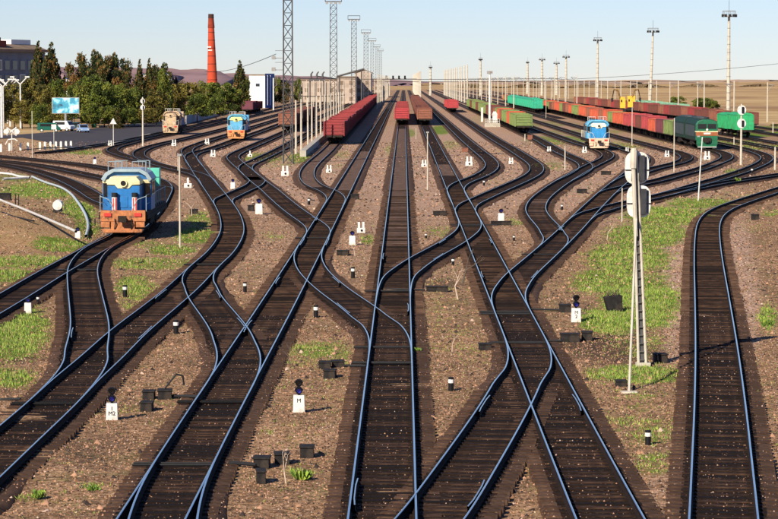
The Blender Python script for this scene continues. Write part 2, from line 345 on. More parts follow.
def ground():
    nu, nv = 420, 700
    Yv = 36*(9000/36.0)**(np.linspace(0, 1, nv)**1.05)
    s = np.linspace(-.42, .42, nu)
    X = s[None,:]*Yv[:,None]*1.0 + np.sign(s)[None,:]*np.abs(s[None,:])*20; Y = np.repeat(Yv[:,None], nu, 1)
    zc = np.zeros_like(X)
    f = Y*math.cos(TH)+CAMZ*math.sin(TH); uu = Y*math.sin(TH)-CAMZ*math.cos(TH)
    px = 389+F*X/f; py = 259.5-F*uu/f
    cv = cover(px, py, X, Y)
    rng = np.random.RandomState(3)
    for a in range(14):
        kx, ky, ph = rng.uniform(-1.6, 1.6), rng.uniform(-1.2, 1.2), rng.uniform(0, 6)
        zc += .012*np.sin(kx*X+ky*Y+ph)
    zc *= np.clip((400-Y)/200, 0, 1)
    # low earth bank on the left, behind the old siding
    bank = np.clip(1-np.sqrt(((px-22)/75)**2 + ((py-226)/20)**2), 0, 1)
    zc += 1.1*bank**.8*(Y < 260)
    # steppe rises gently far right, uneven
    rise = np.clip((X-.08*Y-20)/400, 0, 1)*np.clip((Y-700)/4000, 0, 1)
    zc += rise*7*(1+.4*np.sin(X*.004+Y*.0013)+.25*np.sin(Y*.0041))
    V = np.c_[X.ravel(), Y.ravel(), zc.ravel()]
    i = np.arange(nu*nv).reshape(nv, nu)
    Fq = np.c_[i[:-1,:-1].ravel(), i[:-1,1:].ravel(), i[1:,1:].ravel(), i[1:,:-1].ravel()]
    me = npmesh('ground', V, Fq, ground_mat())
    at_ = me.color_attributes.new('cover', 'FLOAT_COLOR', 'POINT')
    colr = np.stack([c.ravel() for c in cv], 1).astype(np.float32)
    at_.data.foreach_set('color', colr.ravel())
    me.polygons.foreach_set('use_smooth', [True]*len(Fq))
    o = bpy.data.objects.new('ground', me); COL.objects.link(o); tag(o, kind='structure')
    return V.reshape(nv, nu, 3)
def ground_mat():
    m = bpy.data.materials.new('gravel_ground'); m.use_nodes = True; t = m.node_tree; L = t.links
    b = t.nodes['Principled BSDF']; b.inputs['Roughness'].default_value = .95; b.inputs['Specular IOR Level'].default_value = .04
    tc = N(t, 'ShaderNodeTexCoord'); P = tc.outputs['Object']
    def noise(sc, det=4, ro=.6):
        n = N(t, 'ShaderNodeTexNoise'); n.inputs['Scale'].default_value = sc; n.inputs['Detail'].default_value = det; n.inputs['Roughness'].default_value = ro
        L.new(P, n.inputs['Vector']); return n.outputs[0]
    def rng(v, a, b_, c=0, d=1):
        r = N(t, 'ShaderNodeMapRange'); r.inputs['From Min'].default_value = a; r.inputs['From Max'].default_value = b_
        r.inputs['To Min'].default_value = c; r.inputs['To Max'].default_value = d; L.new(v, r.inputs[0]); return r.outputs[0]
    def mix(f, a, b_, bt='MIX'):
        x = N(t, 'ShaderNodeMix', data_type='RGBA', blend_type=bt)
        for q, s in ((f, 0), (a, 6), (b_, 7)):
            if isinstance(q, (int, float)): x.inputs[s].default_value = q
            elif isinstance(q, tuple): x.inputs[s].default_value = (*q, 1)
            else: L.new(q, x.inputs[s])
        return x.outputs[2]
    def mul(a, b_):
        x = N(t, 'ShaderNodeMath', operation='MULTIPLY'); L.new(a, x.inputs[0])
        if isinstance(b_, float): x.inputs[1].default_value = b_
        else: L.new(b_, x.inputs[1])
        return x.outputs[0]
    def add(a, b_):
        x = N(t, 'ShaderNodeMath', operation='ADD'); L.new(a, x.inputs[0]); L.new(b_, x.inputs[1]); return x.outputs[0]
    ca = N(t, 'ShaderNodeAttribute'); ca.attribute_name = 'cover'
    sp = N(t, 'ShaderNodeSeparateColor'); L.new(ca.outputs['Color'], sp.inputs[0])
    g_, p_, d_, y_ = sp.outputs[0], sp.outputs[1], sp.outputs[2], ca.outputs['Alpha']
    big = noise(.12, 5); med = noise(.8, 6, .7); fine = noise(5.5, 8, .75); fine2 = noise(17, 4, .7)
    vo = N(t, 'ShaderNodeTexVoronoi'); vo.inputs['Scale'].default_value = 11; L.new(P, vo.inputs['Vector'])
    vs = N(t, 'ShaderNodeSeparateColor'); L.new(vo.outputs['Color'], vs.inputs[0])
    base = mix(rng(med, .38, .62), (.40,.23,.12), (.72,.44,.25))
    base = mix(rng(big, .42, .6), base, mix(.5, base, (.21,.135,.07)))
    base = mix(rng(noise(1.5, 6, .8), .52, .64, 0, .55), base, (.12,.07,.042))
    base = mix(rng(noise(.5, 6, .75), .50, .63, 0, .6), base, (.27,.235,.08))
    base = mix(mul(rng(p_, 0, 1), rng(med, .3, .5, .5, 1)), base, (.74,.49,.35))
    yel = mix(rng(noise(.02, 6, .65), .4, .6), (.38,.235,.10), (.56,.40,.20))
    yel = mix(rng(noise(.006, 5, .6), .5, .58, 0, .8), yel, (.27,.16,.09))
    # stones: light and dark chips
    base = mix(rng(vs.outputs[0],   .0, 1, .0, .6), base, mix(1.0, base, (.35,.32,.3), 'MULTIPLY'))
    base = mix(rng(vs.outputs[1], .84, .92, 0, .5), base, (.58,.38,.25))
    base = mix(rng(fine, .46, .58, 0, .85), base, (.05,.030,.018))
    base = mix(rng(fine2, .56, .72, 0, .4), base, (.60,.40,.27))
    yel = mix(rng(fine, .45, .7, 0, .35), yel, (.2,.12,.06))
    base = mix(rng(y_, .1, .9), base, yel)
    # dead stalks, oil
    base = mix(mul(rng(d_, 0, .8), rng(med, .3, .55, .5, 1)), base, (.045,.033,.026))
    gf = mul(rng(g_, .0, 1), rng(add(mul(med, .55), mul(fine, .6)), .47, .60))
    gf = N(t, 'ShaderNodeMath', operation='ADD'); 
    gn = add(add(mul(med, .5), mul(noise(.3, 5, .7), .35)), mul(fine, .3)); 
    th = add(gn, mul(g_, .42))
    gmask = mul(rng(th, .73, .85), rng(g_, .02, .2))
    green = mix(rng(fine, .4, .6), (.06,.10,.015), (.20,.28,.035))
    base = mix(gmask, base, green)
    L.new(base, b.inputs['Base Color'])
    bp = N(t, 'ShaderNodeBump'); bp.inputs['Strength'].default_value = .9; bp.inputs['Distance'].default_value = .06
    L.new(add(mul(fine, 1.0), mul(vs.outputs[0], .5)), bp.inputs['Height']); L.new(bp.outputs[0], b.inputs['Normal'])
    return m
ground()

# ---------------------------------------------------------------- ballast / sleeper materials
def bed_mat():
    m = bpy.data.materials.new('oily_ballast'); m.use_nodes = True; t = m.node_tree; L = t.links
    b = t.nodes['Principled BSDF']; b.inputs['Roughness'].default_value = .95; b.inputs['Specular IOR Level'].default_value = .04
    tc = N(t, 'ShaderNodeTexCoord'); P = tc.outputs['Object']
    def nz(sc, de, ro):
        n = N(t, 'ShaderNodeTexNoise'); n.inputs['Scale'].default_value = sc; n.inputs['Detail'].default_value = de; n.inputs['Roughness'].default_value = ro; L.new(P, n.inputs['Vector']); return n.outputs[0]
    def ramp(v, a, b_, c=0, d=1):
        r = N(t, 'ShaderNodeMapRange'); r.inputs['From Min'].default_value = a; r.inputs['From Max'].default_value = b_; r.inputs['To Min'].default_value = c; r.inputs['To Max'].default_value = d; L.new(v, r.inputs[0]); return r.outputs[0]
    f = nz(7, 8, .75); g = nz(.35, 4, .6); h = nz(20, 3, .6)
    def mix(fa, a, b_):
        x = N(t, 'ShaderNodeMix', data_type='RGBA')
        if isinstance(fa, float): x.inputs[0].default_value = fa
        else: L.new(fa, x.inputs[0])
        for q, s in ((a,6),(b_,7)):
            if isinstance(q, tuple): x.inputs[s].default_value = (*q,1)
            else: L.new(q, x.inputs[s])
        return x.outputs[2]
    c = mix(ramp(f, .35, .65), (.010,.007,.005), (.034,.021,.015))
    k = N(t, 'ShaderNodeMath', operation='MULTIPLY'); L.new(ramp(h, .56, .68, 0, .8), k.inputs[0]); L.new(ramp(g, .42, .62, .25, 1), k.inputs[1])
    c = mix(k.outputs[0], c, (.22,.13,.08))
    L.new(c, b.inputs['Base Color'])
    bp = N(t, 'ShaderNodeBump'); bp.inputs['Strength'].default_value = 1; bp.inputs['Distance'].default_value = .05
    L.new(f, bp.inputs['Height']); L.new(bp.outputs[0], b.inputs['Normal'])
    return m
M_bed = bed_mat()
M_far_bed = mat('dusty_far_ballast', (.05,.033,.024), .95, 0, .3, .5)
M_slp = [mat('dark_sleeper', (.022,.013,.009), .9, 0, .5, 3, (.09,.052,.032), .3, .4), mat('brown_sleeper', (.040,.022,.014), .9, 0, .5, 3, (.12,.07,.042), .35, .4), mat('black_sleeper', (.012,.008,.006), .85, 0, .4, 3, bump=.4)]
M_slpend = [mat('brown_sleeper_end', (.068,.038,.024), .9, 0, .5, 3, (.035,.022,.015), .5, .4), mat('pale_sleeper_end', (.095,.055,.035), .9, 0, .5, 3, (.04,.025,.018), .5, .4)]
RP = [(-.065,0),(.065,0),(.065,.015),(.012,.04),(.012,.125),(.030,.135),(.030,.160),(.023,.172),(-.023,.172),(-.030,.160),(-.030,.135),(-.012,.125),(-.012,.04),(-.065,.015)]
NEARS = []
def sweep(Q, prof, close=True, topset=()):
    T = tang(smooth(Q, 4)); R = np.c_[T[:,1], -T[:,0]]
    n = len(prof); V = np.zeros((len(Q), n, 3))
    for j, (a, z) in enumerate(prof): V[:, j, :2] = Q + R*a; V[:, j, 2] = z
    i = np.arange(len(Q)*n).reshape(len(Q), n); fs = []; mi = []
    for j in range(n if close else n-1):
        k = (j+1) % n
        fs.append(np.c_[i[:-1, j], i[:-1, k], i[1:, k], i[1:, j]]); mi += [1 if j in topset else 0]*(len(Q)-1)
    return V.reshape(-1, 3), np.concatenate(fs), mi
spmesh = []
for q in range(6):
    mb = MB(); l = random.uniform(1.33, 1.42); l2 = random.uniform(1.33, 1.42); mb.box(-l, -1.0, -.125, .125, -.13, 0, 2); mb.box(-1.0, 1.0, -.125, .125, -.13, 0, 0); mb.box(1.0, l2, -.125, .125, -.13, 0, 2)
    # fastening plates and spikes under both rails
    for s in (-.76, .76): mb.box(s-.17, s+.17, -.09, .09, 0, .012, 1)
    spmesh.append(mb.mesh('sleeper', [M_slp[q % 3], M_web, M_slpend[q % 2]]))
# masks used to drop branch sleepers that would coincide with another track's
ORDER = {k: i for i, (k, *_r) in enumerate(TD)}
KEEP = {}; ROOTS = {}
DUSTY = [('C', 128, 243), ('E', 150, 190), ('E', 216, 222), ('S', 142, 185), ('RB', 196, 214), ('K', 163, 174), ('J1', 160, 163), ('VF', 160, 163)]
M_edge = mat('brown_ballast_shoulder', (.085,.048,.030), .95, 0, .5, 2.2, (.04,.025,.018), .5, .5)
M_dusty = mat('dusty_near_ballast', (.13,.080,.055), .95, 0, .45, 1.3, (.06,.042,.03), .5, .3)
GROUP_S = 'wooden sleepers under the rails'
def dusty(k, y): return any(kk == k and 25272/(y1_-80) < y < 25272/(y0_-80) for kk, y0_, y1_ in DUSTY if y1_)
for k, tier, side, pts, lab in TD:
    C = TR[k]['C']; dz = tier*.004
    D0 = C[:,1].min(); org = (C[0,0], C[0,1], 0)
    root = empty('railway_track', org, 0, lab, 'railway track', 'tracks of the railway yard')
    off = np.array([org[0], org[1]]); ROOTS[k] = root
    Q = C - off
    def part(name, V, Fq, mats, mi=None, sm=False):
        me = npmesh(name, V, Fq, mats, 4, mi); o = bpy.data.objects.new(name, me); COL.objects.link(o); o.parent = root
        if sm: me.polygons.foreach_set('use_smooth', [True]*len(Fq))
        return o
    T = tang(smooth(Q, 4)); R = np.c_[T[:,1], -T[:,0]]
    # ballast with a ragged edge
    rr = np.random.RandomState(ORDER[k]+5)
    nb = len(Q); near_ = (C[:,1] < 235).astype(float); wl = 1.40-.17*near_+.07*rr.rand(nb); wr = 1.40-.17*near_+.07*rr.rand(nb)
    V = np.zeros((nb, 6, 3)); cl_ = .92+.10*rr.rand(nb); cr_ = .96+.10*rr.rand(nb)
    for j, (a, z) in enumerate(((-(wl+.12), -.06), (-wl, .068+dz), (-cl_, .075+dz), (cr_, .075+dz), (wr, .068+dz), (wr+.12, -.06))):
        V[:, j, :2] = Q + R*(np.zeros(nb)+a)[:, None]; V[:, j, 2] = z
    i = np.arange(nb*6).reshape(nb, 6)
    Fq = np.concatenate([np.c_[i[:-1,j], i[:-1,j+1], i[1:,j+1], i[1:,j]] for j in range(5)])
    fy = C[:-1,1]; mi = (fy > 900).astype(int)
    for kk, y0_, y1_ in DUSTY:
        if kk == k: mi[(fy > 25272/(y1_-80)) & (fy < 25272/(y0_-80))] = 2
    me_ = np.full(len(mi), 3); mi = np.concatenate([me_, me_, mi, me_, me_])
    part('ballast', V.reshape(-1,3), Fq[:, ::-1], [M_bed, M_far_bed, M_dusty, M_edge], mi)
    for s in (-.76, .76):
        prof = [(a, z+RAILZ-.172+dz*.5) for a, z in RP]
        V, Fq, mi = sweep(Q+R*s, prof, True, (7,))
        part('rail', V, Fq, [M_web, M_rail], mi)
    # sleepers
    if D0 < 235:
        seg = np.r_[0, np.cumsum(np.linalg.norm(np.diff(C, axis=0), axis=1))]
        pos = np.arange(.3, seg[-1], .545); xs = np.interp(pos, seg, C[:,0]); ys = np.interp(pos, seg, C[:,1])
        ang = np.interp(pos, seg, np.arctan2(T[:,1], T[:,0]))
        if k in ('LG','LB'): ok0 = np.ones(len(pos), bool)
        rest = []; cnt = 0
        for x, y, a in zip(xs, ys, ang):
            if y < 50 or y > 235: continue
            px, py = topix(x, y, .1)
            if px < -25 or px > 805: continue
            # leave out a branch sleeper lying on an earlier track's sleepers
            if any(abs(x-q[0]) < 1.5 and abs(y-q[1]) < .55 and q[2] != k and (abs(x-q[0]) < 1.0) for q in KEEP.get(int(y), [])): continue
            KEEP.setdefault(int(y), []).append((x, y, k)); KEEP.setdefault(int(y)+1, []).append((x, y, k)); KEEP.setdefault(int(y)-1, []).append((x, y, k))
            if dusty(k, y) and random.random() < .45: continue
            jz = random.uniform(-.010, .014); ja = random.gauss(0, .012)
            if cnt < 100 and py < 540:
                o = bpy.data.objects.new('sleeper', random.choice(spmesh)); COL.objects.link(o); o.parent = root
                o.location = (x-off[0], y-off[1], .094+dz+jz); o.rotation_euler = (random.gauss(0,.01), random.gauss(0,.004), a-PI/2+ja); cnt += 1
            else: rest.append((x-off[0], y-off[1], .094+dz+jz, a-PI/2+ja))
        if rest:
            V = []; Fq = []; mi = []
            for n_, (x, y, z, a) in enumerate(rest):
                c, s_ = math.cos(a), math.sin(a); l = random.uniform(1.33, 1.42)
                for u0, u1, m_ in ((-l,-1.0,3+random.randrange(2)),(-1.0,1.0,random.randrange(3)),(1.0,l,3+random.randrange(2))):
                    b0 = len(V)
                    for zz in (z-.13, z):
                        for (u, v) in ((u0,-.125),(u1,-.125),(u1,.125),(u0,.125)): V.append((x+u*c-v*s_, y+u*s_+v*c, zz))
                    Fq += [(b0+4,b0+5,b0+6,b0+7),(b0,b0+1,b0+5,b0+4)]; mi += [m_]*2
            o = part('sleepers', V, Fq, M_slp+M_slpend, mi); o['kind'] = 'stuff'

# short check rails opposite the crossings, and worn frog castings
def check_rail(k, D, s, ln=4.2, label=''):
    C = TR[k]['C']; T = tang(smooth(C, 4)); R = np.c_[T[:,1], -T[:,0]]; sel = np.where(np.abs(C[:,1]-D) < ln/2+.6)[0]
    if len(sel) < 3: return
    Q = C[sel]+R[sel]*(s*(.76-.085)); n = len(Q); fl = np.abs(np.linspace(-1,1,n))**6*.03; Q = Q-R[sel]*(s*fl)[:,None]
    V, Fq, mi = sweep(Q, [(a*.6, z+RAILZ-.172) for a, z in RP], True, (6,7,8)); o_ = np.array([Q[0,0], Q[0,1], 0]); V = V-o_
    o = bpy.data.objects.new('check_rail', npmesh('check_rail', V, Fq, [M_web, M_rail], 4, mi)); COL.objects.link(o); o.parent = ROOTS[k]
    ro = ROOTS[k].location; o.location = (o_[0]-ro[0], o_[1]-ro[1], 0)
for k, py, s in (('C',495,-1),('N',495,1),('C',256,-1),('M',256,1),('C',308,1),('G',308,-1),('E',280,-1),('G',280,1),('T',332,1),('L',332,-1),('E',326,-1),('F',324,1),('T',294,-1),('F',294,1),('K',404,1),('N',404,-1),('K',274,-1),('R',274,1),('K',241,1),('M',241,-1),('R',228,-1),('RB',228,1),('E',219,-1),('V',218,1)): check_rail(k, 25272/(py-80), s)

for k, py in (('E',463),('E',398),('E',401),('T',400),('T',403),('C',359),('C',289),('K',308.5),('K',311),('K',224),('K',341),('R',252),('E',236),('V',181),('T',262),('L',268),('M',223),('G',344)):
    D = 25272/(py-80); C = TR[k]['C']; i = int(np.abs(C[:,1]-D).argmin()); T = tang(smooth(C,4))[i]; R_ = np.array([T[1], -T[0]]); mb = MB(); ro = ROOTS[k].location
    for q in (0, .32):
        a_ = C[i]+T*q-R_*1.35; b_ = C[i]+T*q+R_*.74; mb.tube((a_[0]-ro[0], a_[1]-ro[1], .16), (b_[0]-ro[0], b_[1]-ro[1], .16), .03, n=5)
    mb.build('point_rod', [M_dark], ROOTS[k])
# ---------------------------------------------------------------- rolling stock
def bogie_mesh():
    mb = MB()
    for s in (-1, 1):
        mb.box(s*.98-.07, s*.98+.07, -1.25, 1.25, .42, .62); mb.box(s*.98-.10, s*.98+.10, -.35, .35, .22, .72)
        for y in (-.92, .92):
            mb.tube((s*.72, y, .475), (s*.86, y, .475), .475, n=16); mb.tube((s*.86, y, .475), (s*1.06, y, .475), .14, n=8)
    for y in (-.92, .92): mb.tube((-.72, y, .475), (.72, y, .475), .09, n=6)
    mb.box(-.95, .95, -.25, .25, .5, .85)
    return mb.mesh('bogie', [M_bogie])
BOG = bogie_mesh()
def paint(name, col): return mat(name, col, .7, 0, .28, 1.1, (.07,.035,.025), .42)
RED = paint('oxide_red_paint', (.25,.028,.027)); REDTOP = paint('sunlit_red_cargo', (.36,.07,.045)); BRED = paint('bright_red_paint', (.38,.035,.038))  # REDTOP: load red brightened in the colour for sunlit tops
BROWN = paint('brown_wagon_paint', (.14,.038,.024)); OLIVE = paint('olive_green_paint', (.16,.22,.06)); ORANGE = paint('orange_red_paint', (.46,.085,.035))
PINK = paint('faded_pink_red_paint', (.36,.045,.05)); PURP = paint('maroon_paint', (.14,.03,.045)); TEAL = paint('bright_teal_paint', (.02,.36,.20)); MINT = paint('mint_green_paint', (.22,.42,.27))
GREEN = paint('bright_green_paint', (.015,.34,.115)); COALC = mat('coal_load', (.03,.027,.026), .95, 0, .4, 2); RUSTC = paint('rust_brown_paint', (.24,.085,.045))
def gondola(root, pt, load, near, hh=2.06):
    L, w, z0 = 13.1, 1.56, 1.18; z1 = z0+hh
    mb = MB(); y0 = .4; y1 = y0+L
    mb.box(-w, w, y0, y0+.06, z0, z1, 0); mb.box(-w, w, y1-.06, y1, z0, z1, 0)
    mb.box(-w, -w+.06, y0, y1, z0, z1, 0); mb.box(w-.06, w, y0, y1, z0, z1, 0)
    for s in (-1, 1):
        mb.box(s*w-(.09 if s > 0 else .05), s*w+(.05 if s > 0 else .09), y0-.03, y1+.03, z1-.03, z1+.07, 0)
        n = 14 if near else 8
        for i in range(n+1):
            y = y0+.04+(L-.08)*i/n; x = s*w; mb.box(min(x, x+s*.10), max(x, x+s*.10), y-.06, y+.06, z0-.1, z1-.02, 0)
        mb.box(min(s*w, s*(w+.07)), max(s*w, s*(w+.07)), y0, y1, z0-.16, z0-.02, 1)
    mb.box(-w, w, y0-.07, y0+.02, z1-.03, z1+.08, 0); mb.box(-w, w, y1-.02, y1+.07, z1-.03, z1+.08, 0)
    if near:
        for i in range(4):
            z = z0+.12+i*hh/4; mb.box(-w+.06, w-.06, y0-.09, y0-.002, z, z+.11, 0)
        for x in (-w+.02, w-.02): mb.box(x-.07, x+.07, y0-.10, y0-.001, z0-.1, z1-.03, 0)
        for i in range(6): mb.tube((w-.35, y0-.13, z0+.1+i*.33), (w-.02, y0-.13, z0+.1+i*.33), .015, n=4, m=1)
    b = mb.build('body', [pt, M_bogie], root)
    cm = MB(); ny = 9
    xs = [-w+.06, -.7, .1, .8, w-.06]; vs = []
    for j in range(ny+1):
        for x in xs: vs.append((x, y0+.06+(L-.12)*j/ny, z1-.30+random.uniform(-.12, .2)))
    cm.add(vs, [(j*5+i, j*5+i+1, j*5+5+i+1, j*5+5+i) for j in range(ny) for i in range(4)])
    cm.build('load', [load], root)
    common(root, L, y0)
def common(root, L, y0, bx=4.3):
    uf = MB(); uf.box(-.2, .2, y0+.1, y0+L-.1, .72, 1.16); uf.box(-1.3, 1.3, y0, y0+.16, .88, 1.16); uf.box(-1.3, 1.3, y0+L-.16, y0+L, .88, 1.16)
    for y in (y0+L*.3, y0+L*.5, y0+L*.7): uf.box(-1.4, 1.4, y-.08, y+.08, .9, 1.16)
    uf.build('underframe', [M_bogie], root)
    cp = MB(); cp.box(-.14, .14, y0-.42, y0+.05, .82, 1.10); cp.box(-.2, .22, y0-.46, y0-.3, .78, 1.16); cp.build('coupler', [M_bogie], root)
    cp = MB(); cp.box(-.14, .14, y0+L, y0+L+.42, .84, 1.08); cp.build('coupler', [M_bogie], root)
    for y in (y0+L/2-bx, y0+L/2+bx):
        o = bpy.data.objects.new('bogie', BOG); COL.objects.link(o); o.parent = root; o.location = (0, y, 0)
def boxcar(root, pt, hh=2.55):
    L, w, z0 = 13.1, 1.5, 1.18; y0 = .4; y1 = y0+L; z1 = z0+hh
    mb = MB()
    mb.box(-w, w, y0, y1, z0, z1)
    for s in (-1, 1):
        for i in range(13):
            y = y0+.06+(L-.12)*i/12
            if abs(i-6) > 1: mb.box(min(s*w, s*(w+.06)), max(s*w, s*(w+.06)), y-.05, y+.05, z0, z1-.05)
    for x in (-1.4, -.5, .5, 1.4): mb.box(x-.05, x+.05, y0-.06, y0-.001, z0, z1-.06)
    mb.build('body', [pt], root)
    rf = MB(); rf.prism([(-w-.05, z1), (-w*.7, z1+.28), (-w*.3, z1+.4), (w*.3, z1+.4), (w*.7, z1+.28), (w+.05, z1)], 'y', y0-.05, y1+.05); rf.build('roof', [pt], root)
    for s in (-1, 1):
        d = MB(); x = s*w; d.box(min(x+s*.02, x+s*.1), max(x+s*.02, x+s*.1), y0+L/2-1.25, y0+L/2+1.25, z0+.05, z1-.1)
        for q in (-.9, -.3, .3, .9): d.box(min(x+s*.1, x+s*.14), max(x+s*.1, x+s*.14), y0+L/2+q-.04, y0+L/2+q+.04, z0+.1, z1-.15)
        d.build('door', [pt], root)
    common(root, L, y0)
PROT = {}
def wagon(kind, pt, load=None, near=False):
    key = (kind, pt.name, load.name if load else '', near)
    return key, (lambda root: gondola(root, pt, load, near) if kind == 'g' else boxcar(root, pt))
ORD = ['first','second','third','fourth','fifth','sixth','seventh','eighth','ninth','tenth','eleventh','twelfth','thirteenth','fourteenth','fifteenth','sixteenth','seventeenth','eighteenth','nineteenth']
for tens, tenth in (('twenty','twentieth'),('thirty','thirtieth'),('forty','fortieth'),('fifty','fiftieth'),('sixty','sixtieth')):
    ORD.append(tenth); ORD += [tens+' '+o_ for o_ in ORD[:9]]
def train(tk, D0, n, spec, labf, group, cat='railway wagon', name='freight_wagon'):
    D = D0
    for i in range(n):
        kind, pt, load, near = spec(i)
        x, rz = on_track(tk, D)
        key, fn = wagon(kind, pt, load, near)
        if key in PROT:
            o = copy_tree(PROT[key], (x, D, RAILZ), rz, None, labf(i), group)
        else:
            o = empty(name, (x, D, RAILZ), rz, labf(i), cat, group); fn(o); PROT[key] = o
        if i: o.scale = (1, 1, random.choice((.95, 1, 1, 1.04)))
        D += 13.95*math.cos(rz)
def lf(first, rest, near=6, noun='wagon'):
    return lambda i: (first if i == 0 else f'{ORD[i]} {noun} {rest}')
train('S', 402, 60, lambda i: ('g', RED, REDTOP, i < 3), lf('dark red open wagon at the near end of the long train beside the pale posts', 'of the long dark red train left of centre', 8), 'dark red wagons of the left train')
train('C', 575, 14, lambda i: ('g', BRED if i < 1 else RED, REDTOP, i < 2), lf('bright red open wagon facing the camera on the middle straight track', 'in the row behind the bright red wagon on the middle track', 5), 'red wagons on the middle track')
train('K', 572, 40, lambda i: ('g', RUSTC if i == 0 else BROWN, COALC, i < 2), lf('rusty brown open wagon with a dark load, right beside the middle red wagon', 'of the brown open wagons with dark loads right of the middle track', 6), 'brown open wagons with dark loads')
train('A9', 800, 5, lambda i: ('g', BRED, REDTOP, False), lf('bright red wagon standing in front of the tall white posts', 'of the short bright red row by the tall white posts', 5), 'bright red wagons by the white posts')
gc = [OLIVE, OLIVE, ORANGE, OLIVE, OLIVE, RUSTC, ORANGE, OLIVE, RUSTC, BROWN, BROWN, BROWN, BROWN, OLIVE, OLIVE]
train('RT', 484, 28, lambda i: ('g', gc[i] if i < len(gc) else (OLIVE if i % 5 < 3 else BROWN), (MC['olive_green_paint'] if i == 0 else REDTOP), i < 3), lf('olive green wagon with ribbed end, nearest of the mixed green and red row', 'of the mixed green and red row behind the white lamp tower', 12), 'green and red wagons right of centre')
lc = [OLIVE, PURP, ORANGE, PINK, BROWN, PINK, PINK, ORANGE, ORANGE, OLIVE, ORANGE, RUSTC, ORANGE, ORANGE, RUSTC, ORANGE, ORANGE, OLIVE, OLIVE, ORANGE]
cn = {'olive_green_paint': 'olive green', 'maroon_paint': 'maroon', 'orange_red_paint': 'orange red', 'faded_pink_red_paint': 'pinkish red', 'brown_wagon_paint': 'brown', 'rust_brown_paint': 'rust brown'}
def lcol(i): return lc[i] if i < len(lc) else [RUSTC, ORANGE, BROWN, ORANGE, OLIVE][i*7 % 5]
def longlab(i): return f'{cn[lcol(i).name]} open wagon, {ORD[i]} in line behind the green locomotive' 
train('J1', gp(707,150).y+34.2, 54, lambda i: ('g', lc[i] if i < len(lc) else [RUSTC, ORANGE, BROWN, ORANGE, OLIVE][i*7 % 5], REDTOP, False), longlab, 'coloured wagons behind the green locomotive')
train('X0', 785, 14, lambda i: ('b', TEAL, None, False), lf('nearest teal green covered wagon of the short teal row', 'of the short teal row right of the middle', 6, 'covered wagon'), 'teal covered wagons')
train('X2', 446, 2, lambda i: ('b', GREEN, None, False), lf('bright green covered wagon at the outer end, right of the green locomotive', 'right of and behind the green locomotive, bright green', 3, 'covered wagon'), 'bright green covered wagons')
train('X3', 505, 36, lambda i: ('g', [BROWN, RUSTC, RED, BROWN][i*3 % 4], REDTOP, False), lf('dull brown wagon nearest in the row behind the coloured train', 'of the dull brown row behind the coloured freight train', 4), 'dull brown wagons behind the coloured train')
train('X4', 690, 10, lambda i: ('g', MINT, MINT, False), lf('mint green wagon at the near end of the pale row by the dark bush', 'of the mint green row below the yellow machines', 6), 'mint green wagons')
train('V', 500, 9, lambda i: ('g', RUSTC if i < 1 else BROWN, COALC, i < 2), lf('rusty wagon behind the tall near lattice mast', 'of the brown row behind the pale posts on the left', 6), 'brown wagons behind the pale posts')
train('TQ', 760, 4, lambda i: ('g' , [PURP, PURP, RED, BROWN][i], REDTOP, False), lf('maroon wagon standing by the dark trees left of the white building', 'of the maroon row beside the white and blue building', 4), 'maroon wagons by the white building')

# ---------------------------------------------------------------- locomotives
P_blue = mat('blue_loco_paint', (.010,.14,.38), .45, 0, .3, 1.6, (.06,.055,.05), .4); P_lblue = mat('light_blue_loco_paint', (.10,.36,.55), .45, 0, .16, 1.4, (.12,.10,.08), .25)
P_cream = mat('cream_paint', (.74,.66,.36), .55, 0, .2, 1.8, (.22,.15,.08), .35); P_or = mat('orange_buffer_paint', (.42,.15,.05), .75, 0, .45, 2.6, (.04,.022,.016), 1.0)
P_beige = mat('beige_loco_paint', (.50,.35,.20), .55, 0, .3, 1.6, (.10,.06,.05), .8); P_peach = mat('peach_buffer_paint', (.74,.50,.33), .6, 0, .2, 3, (.25,.07,.04), .45)
P_grey = mat('pale_blue_grey_roof', (.27,.35,.38), .5, 0, .15, 2, (.2,.18,.15), .3); P_dk = mat('dark_body_paint', (.03,.045,.05), .55, 0, .3, 2, (.08,.06,.04), .3)
P_seag = mat('sea_green_box', (.10,.50,.36), .5, 0, .15, 2); P_red = mat('signal_red', (.55,.03,.02), .5, 0, .15, 3); P_yel = mat('machine_yellow', (.75,.45,.03), .5, 0, .15, 1.5, (.2,.1,.05), .3)
P_dg = mat('dark_green_loco', (.006,.032,.015), .65, 0, .4, 1.2, (.02,.015,.01), .5, spec=.3); P_fg = mat('front_green_loco', (.006,.12,.05), .5, 0, .25, 1.5, (.03,.03,.02), .3); P_obrown = mat('orange_brown_band', (.30,.09,.025), .5, 0, .2, 2)
